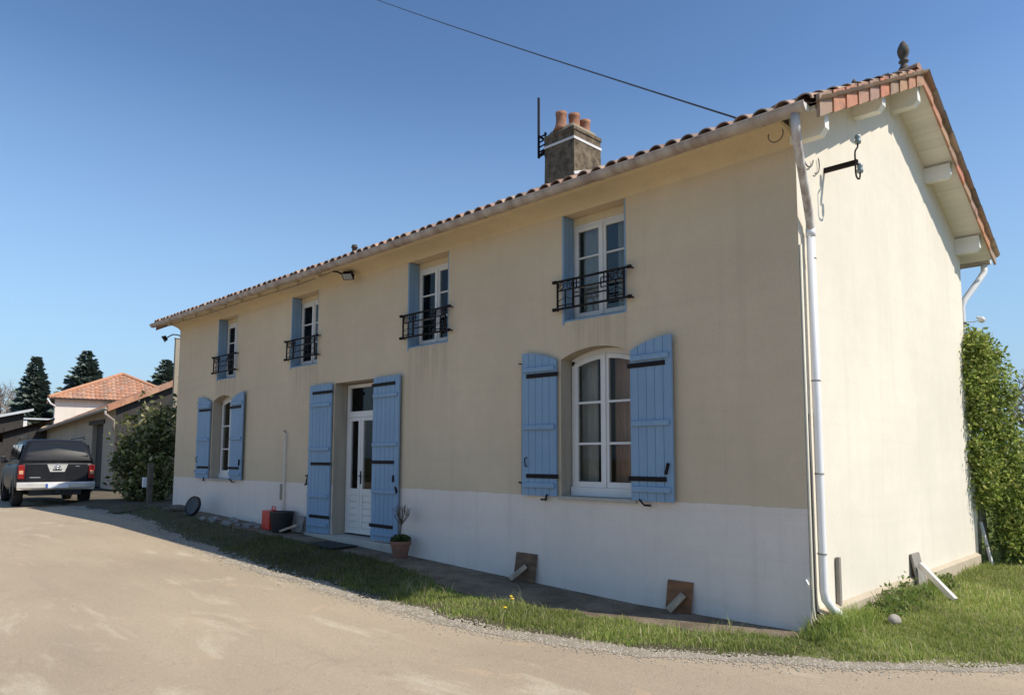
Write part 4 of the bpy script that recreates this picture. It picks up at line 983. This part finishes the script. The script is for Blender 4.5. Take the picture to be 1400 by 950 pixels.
# ------------------------------------------------------------------ parked pickup (local: x right, y forward, z up, rear at y = 0)
def car():
    e = empty('pickup_truck', (-19.70,-1.39,ztf(-20.5,-1.9)), 'dark grey pickup truck with hard top parked by the white barn', 'pickup truck', math.atan2(.993,.113)-math.pi/2+math.pi/2)
    e.scale = (1,1,1.05); e.rotation_euler = (0,0,math.atan2(.993,.113))      # local x (right) along (.113,.993)
    B = dict(local=True)
    def ring(y, hw, z0, z1, tuck=.06, r=.06, top=.02):
        p = [(hw-tuck, z0), (hw-.01, z0+.12), (hw, (z0+z1)/2-.02), (hw-.005, z1-.12), (hw-.035, z1-r*.4), (hw-.10, z1+top*.2), (0, z1+top)]
        return [(x, y, z) for x, z in p]+[(-x, y, z) for x, z in reversed(p[:-1])]
    mb = MB()
    mb.grid([ring(y, hw, z0, z1) for y, hw, z0, z1 in ((.06,.86,.52,1.10),(.10,.90,.46,1.12),(.5,.92,.42,1.12),(1.6,.925,.38,1.11),(3.2,.925,.38,1.09),(3.6,.92,.40,1.06),(4.5,.90,.44,1.00),(4.85,.84,.46,.92),(5.0,.74,.5,.82))], True, True)
    mb.build('body', M['car'], e, True, **B)
    def cring(y, hb, ht, z0, z1):
        p = [(hb, z0), (hb-.02, z0+.12), (ht+.05, z1-.14), (ht, z1-.05), (ht-.12, z1-.005), (0, z1+.012)]
        return [(x, y, z) for x, z in p]+[(-x, y, z) for x, z in reversed(p[:-1])]
    mb = MB(); mb.grid([cring(y, hb, ht, 1.07, z1) for y, hb, ht, z1 in ((.10,.86,.84,1.12),(.17,.86,.80,1.35),(.32,.86,.70,1.66),(.45,.86,.69,1.71),(1.4,.87,.70,1.74),(2.6,.87,.69,1.73),(2.85,.87,.67,1.69),(3.35,.86,.72,1.35),(3.65,.85,.80,1.08))], True, True)
    mb.build('cabin', M['car'], e, True, **B)
    # rear window follows the slope
    mb = MB(); mb.grid([[(-.70,.125,1.17),(.70,.125,1.17)],[(-.72,.155,1.30),(.72,.155,1.30)],[(-.60,.285,1.62),(.60,.285,1.62)]])
    mb.grid([[(-.70,.135,1.17),(.70,.135,1.17)],[(-.60,.295,1.62),(.60,.295,1.62)]])
    mb.build('rear_window', M['car_glass'], e, **B)
    for s in (-1, 1):
        mb = MB()
        for y0, y1 in ((.42,1.35),(1.45,2.2),(2.28,3.0)):
            mb.face([(s*.868,y0,1.20),(s*.868,y1,1.20),(s*(.775),y1-.02,1.60),(s*.775,y0+.06,1.60)])
        mb.build('side_window', M['car_glass'], e, **B)
        mb = MB(); mb.tube([(s*.66,.42,1.74),(s*.66,.5,1.80),(s*.66,2.6,1.80),(s*.66,2.7,1.75)], .022, 8); mb.build('roof_rail', M['black_pl'], e, True, **B)
        tl = MB(); tl.box(min(s*.74,s*.885), max(s*.74,s*.885), .02, .14, .72, 1.07); to = tl.build('tail_light', M['tail_red'], e, bevel=.02, **B)
        mb = MB(); mb.box(min(s*.77,s*.86), max(s*.77,s*.86), .012, .03, .84, .93); mb.build('clear_lens', M['tail_clear'], to, **B)
        mb = MB(); mb.box(min(s*.93,s*1.06), max(s*.93,s*1.06), 3.08, 3.2, 1.10, 1.30); mb.box(min(s*.86,s*.95), max(s*.86,s*.95), 3.12,3.18,1.12,1.18); mb.build('wing_mirror', M['black_pl'], e, bevel=.02, **B)
        for y in (1.0, 4.05):
            w = MB(); prof = [(.20,-.125),(.33,-.12),(.375,-.09),(.375,.09),(.33,.12),(.20,.125)]
            rows = [[(s*.80+o, y+r*math.cos(t), .375+r*math.sin(t)) for t in np.linspace(0, 2*math.pi, 28, endpoint=False)] for r, o in prof]; w.grid(rows, True)
            wo = w.build('wheel', M['tyre'], e, True, **B)
            w = MB(); w.grid([[(s*.80+o, y+r*math.cos(t), .375+r*math.sin(t)) for t in np.linspace(0, 2*math.pi, 20, endpoint=False)] for r, o in ((.21,-.08),(.2,-.08),(.2,s*.06),(.06,s*.08))], True, True); w.build('rim', M['silver'], wo, **B)
            w = MB(); w.grid([[(s*(.93 if k else .915), y+r*math.cos(t), .39+r*math.sin(t)) for t in np.linspace(-.15, math.pi+.15, 20)] for k, r in ((0,.36),(1,.40),(1,.47),(0,.49))]); w.build('wheel_arch', M['black_pl'], e, **B)
    # tailgate, bumper, plate, handle
    mb = MB(); mb.box(-.715,.715,.035,.075,.66,1.10); tg = mb.build('tailgate', M['car'], e, bevel=.015, **B)
    mb = MB(); mb.grid([[(-.24,.03,1.085),(.24,.03,1.085)],[(-.17,.026,.90),(.17,.026,.90)]]); mb.box(-.235,.235,.024,.034,1.075,1.09); mb.box(-.17,.17,.02,.033,.895,.905); mb.build('handle_plate', M['chrome'], tg, **B)
    mb = MB(); mb.box(-.10,.10,.012,.03,.935,.965); mb.build('handle', M['black_pl'], tg, **B)
    mb = MB(); mb.tube([(.055*math.cos(t), .018, 1.03+.055*math.sin(t)) for t in np.linspace(0, 2*math.pi, 20)], .010, 6); mb.box(-.07,.07,.008,.022,1.017,1.043); mb.build('emblem', M['silver'], tg, True, **B)
    MB().box(-.62,-.38,.028,.036,.745,.765).build('badge_strip', M['silver'], tg, **B); MB().box(.42,.52,.028,.036,1.03,1.045).build('badge_strip', M['silver'], tg, **B)
    mb = MB(); mb.grid([[(x, y0+abs(x)**3*.10, z) for x in np.linspace(-.90,.90,13)] for y0, z in ((.10,.44),(-.06,.46),(-.10,.50),(-.10,.60),(-.07,.635),(.06,.64))]); mb.grid([[(s*.90, .07+.07, .44),(s*.90, .07+.07, .64)] for s in (-1,)]*2) if False else None
    mb.box(-.88,.88,-.02,.12,.45,.63)
    mb.build('rear_bumper', M['chrome'], e, **B)
    mb = MB(); mb.box(-.26,.26,-.118,-.104,.49,.60); po = mb.build('number_plate', M['plate'], e, **B)
    mb = MB(); mb.box(-.258,-.215,-.1215,-.1185,.493,.597); mb.build('plate_band', M['plate_blue'], po, **B)
    mb = MB(); mb.box(-.60,.60,.12,4.6,.30,.50); mb.tube([(-.75,1.0,.36),(.75,1.0,.36)], .06, 8); mb.tube([(.35,.12,.33),(.35,1.2,.36)], .035, 8); mb.box(-.05,.05,-.16,.2,.36,.44); mb.build('underbody', M['black_pl'], e, **B)
car()

# ------------------------------------------------------------------ outbuildings
def tiled(mb, p00, p10, p11, p01, cols, amp=.03, per=.22, rows=8):
    """corrugated tile plane: p00-p10 eave, p01-p11 top"""
    p00, p10, p11, p01 = map(Vector, (p00, p10, p11, p01)); w = (p10-p00).length; n = max(2, int(w/per)); nrm = (p10-p00).cross(p01-p00).normalized()
    if nrm.z < 0: nrm = -nrm
    for j in range(rows):
        for i in range(n):
            c = cols[random.randrange(len(cols))]; k = random.uniform(.85,1.15); mb.ct = tuple(x*k for x in c)
            strip = []
            for v, lift in ((j/rows, .02), ((j+1)/rows, 0)):
                a, b = p00.lerp(p01, v), p10.lerp(p11, v)
                strip.append([a.lerp(b, (i+u)/n)+nrm*(lift+amp*math.sin(math.pi*u)) for u in (0,.25,.5,.75,1)])
            mb.grid(strip)
ORANGE = [(.46,.22,.13),(.52,.26,.155),(.42,.21,.13),(.50,.28,.18),(.40,.23,.155)]
# barn: local x along the eave (towards the far end is -x), y back
def barn():
    e = empty('barn', (-28.15,2.55,-.80), 'long low barn with orange roof verge and dark door beyond the shrub', 'barn', R(-4.5)); B = dict(local=True)
    z = lambda x: 3.22+.030*x
    Lb, W = 15.4, 4.2; s = .48
    mb = MB()
    def wall(x0, x1, z0): mb.face([(x0,0,z0),(x1,0,z0),(x1,0,z(x1)),(x0,0,z(x0))])
    wall(-1.95,0,0); wall(-Lb,-3.95,0); mb.face([(-3.95,0,2.62),(-1.95,0,2.62),(-1.95,0,z(-1.95)),(-3.95,0,z(-3.95))])
    for a in (-1.95,-3.95): mb.face([(a,0,0),(a,.25,0),(a,.25,2.62),(a,0,2.62)])
    mb.face([(0,0,0),(0,W,0),(0,W,z(0)+W*s),(0,0,z(0))], 1); mb.face([(-Lb,0,0),(-Lb,0,z(-Lb)),(-Lb,W,z(-Lb)+W*s),(-Lb,W,0)]); mb.face([(-Lb,W,0),(-Lb,W,z(-Lb)+W*s),(0,W,z(0)+W*s),(0,W,0)])
    mb.build('wall', [M['barn_wall'], M['dark_wood']], e, **B)
    mb = MB(); mb.box(-3.95,-1.95,.18,.24,0,2.62); do = mb.build('barn_door', M['dark_wood'], e, **B)
    mb = MB(); mb.box(-4.5,-1.7,-.05,.1,2.63,2.80); mb.build('lintel', M['dark_wood'], e, **B)
    mb = MB(); o = .35; xr = .30
    def P(x, y, dz): return (x, y, z(x)+y*s+dz)
    tiled(mb, P(xr,-o,.10), P(-Lb-.2,-o,.10), P(-Lb-.2,W,.10), P(xr,W,.10), ORANGE, rows=8)
    ro = mb.build('roof', M['tile'], e, **B)
    mb = MB(); mb.grid([[P(xr,-o,.02),P(xr,W,.02)],[P(-Lb-.2,-o,.02),P(-Lb-.2,W,.02)]]); mb.grid([[P(xr,-o,.02),P(-Lb-.2,-o,.02)],[P(xr,-o,.09),P(-Lb-.2,-o,.09)]]); mb.build('roof_boards', M['dark_wood'], ro, **B)
    mb = MB(); n = 10
    for i in range(n):
        a, b = -o+(W+o)*i/n, -o+(W+o)*(i+1)/n; c = ORANGE[i % 5]; mb.ct = c
        mb.grid([[P(xr+.02,a,-.05),P(xr+.02,a,.20),P(xr-.25,a,.22)],[P(xr+.012,b,-.05),P(xr+.012,b,.19),P(xr-.25,b,.21)]])
    mb.build('verge_tiles', M['verge'], ro, **B)
    mb = MB(); mb.tube([(xr,-o-.07,z(xr)-.12),(-Lb,-o-.07,z(-Lb)-.12)], .075, 8); mb.build('gutter', M['grey_wood'], e, True, **B)
    mb = MB(); mb.tube([(xr-.05,-o-.07,z(0)-.16),(xr-.05,-o-.07,z(0)-.30),(xr-.1,-.1,z(0)-.55),(.06,-.07,z(0)-.7),(.06,-.07,z(0)-.95)], .05, 8); mb.build('downpipe', M['zinc'], e, True, **B)
barn()
def tower():
    e = empty('roofed_outbuilding', (-43.34,3.74,-.88), 'square white outbuilding with hipped orange tile roof behind the barn', 'building', R(-12.7)); B = dict(local=True)
    # local y along the sunlit face, -x inwards
    Lw, Dp, ze, za = 7.5, 5.5, 4.58, 6.34; o = .32
    mb = MB(); mb.box(-Dp+o, -o, o, Lw-o, 0, ze+.05); mb.build('wall', M['tower_wall'], e, **B)
    c = [(0,0,ze),(0,Lw,ze),(-Dp,Lw,ze),(-Dp,0,ze)]; ap = (-Dp/2, Lw/2, za)
    mb = MB()
    for i in range(4):
        a, b = Vector(c[i]), Vector(c[(i+1) % 4]); A = Vector(ap)
        n = 14 if i % 2 == 0 else 9
        per = .22; N = int((b-a).length/per); nr = (b-a).cross(A-a).normalized(); nr = nr if nr.z > 0 else -nr
        mid = (a+b)/2; up = A-mid
        for k in range(N):
            for u0, u1 in ((k/N, (k+.5)/N), ((k+.5)/N, (k+1)/N)):
                pass
            us = [(k+q)/N for q in (0,.25,.5,.75,1)]
            vmax = 1-abs(2*(k+.5)/N-1); R_ = max(1, int(vmax*9))
            for j in range(R_):
                col = ORANGE[k*7 % 5] if random.random() < .7 else ORANGE[random.randrange(5)]; f = random.uniform(.92,1.08); mb.ct = tuple(x*f for x in col)
                v0, v1 = vmax*j/R_, vmax*(j+1)/R_
                mb.grid([[a.lerp(b, u)+up*v+nr*(l+.03*math.sin(math.pi*(u*N-k))) for u in us] for v, l in ((v0,.02),(v1,0))])
    ro = mb.build('roof', M['tile'], e, **B)
    mb = MB()
    for p in c:
        mb.ct = (.52,.27,.16); d = Vector(ap)-Vector(p); mb.tube([Vector(p)+Vector((0,0,.04)), Vector(ap)+Vector((0,0,.06))], .10, 8)
    mb.build('hip_tiles', M['tile'], ro, **B)
    mb = MB(); mb.face([(p[0],p[1],p[2]-.02) for p in c]); mb.box(-.03,.0,0,Lw,ze-.06,ze); mb.box(-Dp,0,0,.03,ze-.06,ze); mb.build('eave_boards', M['dark_wood'], ro, **B)
    mb = MB(); mb.box(-o-.05,-o+.02,2.0,2.6,3.5,3.95); mb.build('small_window', simple('ochre_shutter', (.42,.33,.18), .8), e, **B)
    mb = MB(); mb.tube([(.05,-.05,ze-.05),(-.1,.1,ze-.3),(-o+.06,.35,ze-.45)], .05, 8); mb.build('downpipe', M['pvc'], e, True, **B)
tower()
def shed():
    e = empty('metal_roof_shed', (-48,0,-.88), 'dark timber shed with pale sloping metal roof at the left edge', 'shed'); B = dict(local=True)
    z = lambda y: 2.95+.27*y
    mb = MB(); mb.prism([(-4,0),(3.6,0),(3.6,z(3.6)),(-4,z(-4))], 'x', -6, 0); mb.build('wall', M['dark_wood'], e, **B)
    mb = MB(); mb.prism([(-4.4,z(-4.4)+.02),(4.0,z(4.0)+.02),(4.0,z(4)+.16),(-4.4,z(-4.4)+.16)], 'x', -6.3, .4); mb.build('roof', M['metal_roof'], e, **B)
shed()
def leanto():
    e = empty('timber_lean_to', (-45.2,1.6,-.88), 'low dark lean-to roof between the metal roofed shed and the barn', 'lean-to'); B = dict(local=True)
    mb = MB(); mb.box(-2.2,2.0,0,.15,0,2.1); mb.box(-2.2,-2.05,.15,2.2,0,2.6); mb.box(1.85,2.0,.15,2.2,0,2.9); mb.build('wall', M['dark_wood'], e, **B)
    mb = MB(); mb.ct = (.12,.085,.06); mb.grid([[(-2.6,-.4,1.9),(2.3,-.4,2.35)],[(-2.6,2.4,2.75),(2.3,2.4,3.35)],[(-2.6,2.4,2.85),(2.3,2.4,3.45)],[(-2.6,-.4,2.0),(2.3,-.4,2.45)],[(-2.6,-.4,1.9),(2.3,-.4,2.35)]]); mb.build('roof', M['tile'], e, **B)
leanto()
def annex():
    e = empty('rear_annex', (-54,5.0,-.88), 'low tan walled building with white corner post behind the dark lean-to', 'building'); B = dict(local=True)
    mb = MB(); mb.box(-4,0,0,4.2,0,3.5); mb.build('wall', simple('tan_blockwork', (.48,.36,.22), .9, .2, 1.5, bmp=.3), e, **B)
    mb = MB(); mb.box(.0,.25,-.25,.0,0,3.8); mb.build('corner_post', M['trim'], e, **B)
    mb = MB(); mb.box(-4.3,.35,-.3,4.5,3.8,3.9); mb.build('roof', M['metal_roof'], e, **B)
annex()
# concrete post beyond the house end and gate post with box
mb = MB(); zb = ztf(-19.7,1.5); mb.box(-19.70,-19.60,1.50,1.62,zb-.1,4.02); mb.box(-19.715,-19.585,1.485,1.635,4.02,4.05); tag(mb.build('concrete_post', M['concrete'], bevel=.008), 'tall beige concrete post beyond the far end of the house', 'post')
zb = ztf(-17.2,.25)
ge = empty('gate_post', (-17.3,.15,zb), 'dark wooden post with a white box in front of the laurel shrub', 'post')
mb = MB(); mb.box(-17.36,-17.24,.09,.21,zb-.05,zb+1.05); mb.build('post', M['bark'], ge)
mb = MB(); mb.box(-17.44,-17.36,.0,.16,zb+.42,zb+.68); mb.build('white_box', M['pvc'], ge, bevel=.01)

# ------------------------------------------------------------------ light, sky, camera
SUN = Vector((1,.36,1.13)).normalized()
el = math.asin(SUN.z); az = math.atan2(SUN.x, SUN.y)
w = bpy.data.worlds.new('World'); scene.world = w; w.use_nodes = True; nt = w.node_tree
sky = nt.nodes.new('ShaderNodeTexSky'); sky.sky_type = 'NISHITA'; sky.sun_disc = False; sky.sun_elevation = el; sky.sun_rotation = az
sky.altitude = 100; sky.air_density = 1.0; sky.dust_density = .25; sky.ozone_density = 1.3
bg = nt.nodes['Background']; bg.inputs['Strength'].default_value = .112; nrm = mix(nt, 1.0, sky.outputs[0], (1/3.4,1/4.4,1/5.4), 'MULTIPLY')
gm = nt.nodes.new('ShaderNodeGamma'); gm.inputs['Gamma'].default_value = 1.45; nt.links.new(nrm, gm.inputs['Color'])
up = mix(nt, 1.0, gm.outputs[0], (3.15,4.45,5.45), 'MULTIPLY')
tc = nt.nodes.new('ShaderNodeTexCoord'); sx = nt.nodes.new('ShaderNodeSeparateXYZ'); nt.links.new(tc.outputs['Generated'], sx.inputs[0])
el_f = ramp(nt, sx.outputs['Z'], .0, .46)                       # clear spring haze low in the sky
nt.links.new(mix(nt, el_f, (1.62,2.48,3.6), up), bg.inputs['Color'])
ld = bpy.data.lights.new('sun', 'SUN'); ld.energy = 2.75; ld.angle = R(.5); ld.color = (1,.93,.82)
lo = bpy.data.objects.new('sun', ld); COL.objects.link(lo); lo.rotation_euler = (-SUN).to_track_quat('-Z', 'Y').to_euler(); lo.location = (20,5,30)

cd = bpy.data.cameras.new('camera'); co = bpy.data.objects.new('camera', cd); COL.objects.link(co)
r = Vector((0.71315775,0.70099711,0.00301223)); u = Vector((0.06272385,-0.06809057,0.99570548)); f = Vector((-0.69819176,0.70990614,0.09252855))
mw = Matrix((r, u, -f)).transposed().to_4x4(); mw.translation = Vector((2.88266,-6.90526,.46979)); co.matrix_world = mw
cd.sensor_width = 36; cd.sensor_fit = 'HORIZONTAL'; cd.lens = 997.262/1400*36; cd.shift_y = (533.387-475)/1400; cd.clip_end = 5000; cd.clip_start = .05
scene.camera = co
vs = scene.view_settings; vs.view_transform = 'Standard'; vs.look = 'None'; vs.exposure = .80; vs.gamma = 1; vs.use_curve_mapping = False
scene.cycles.use_denoising = True
scene.cycles.max_bounces = 8; scene.cycles.transparent_max_bounces = 12
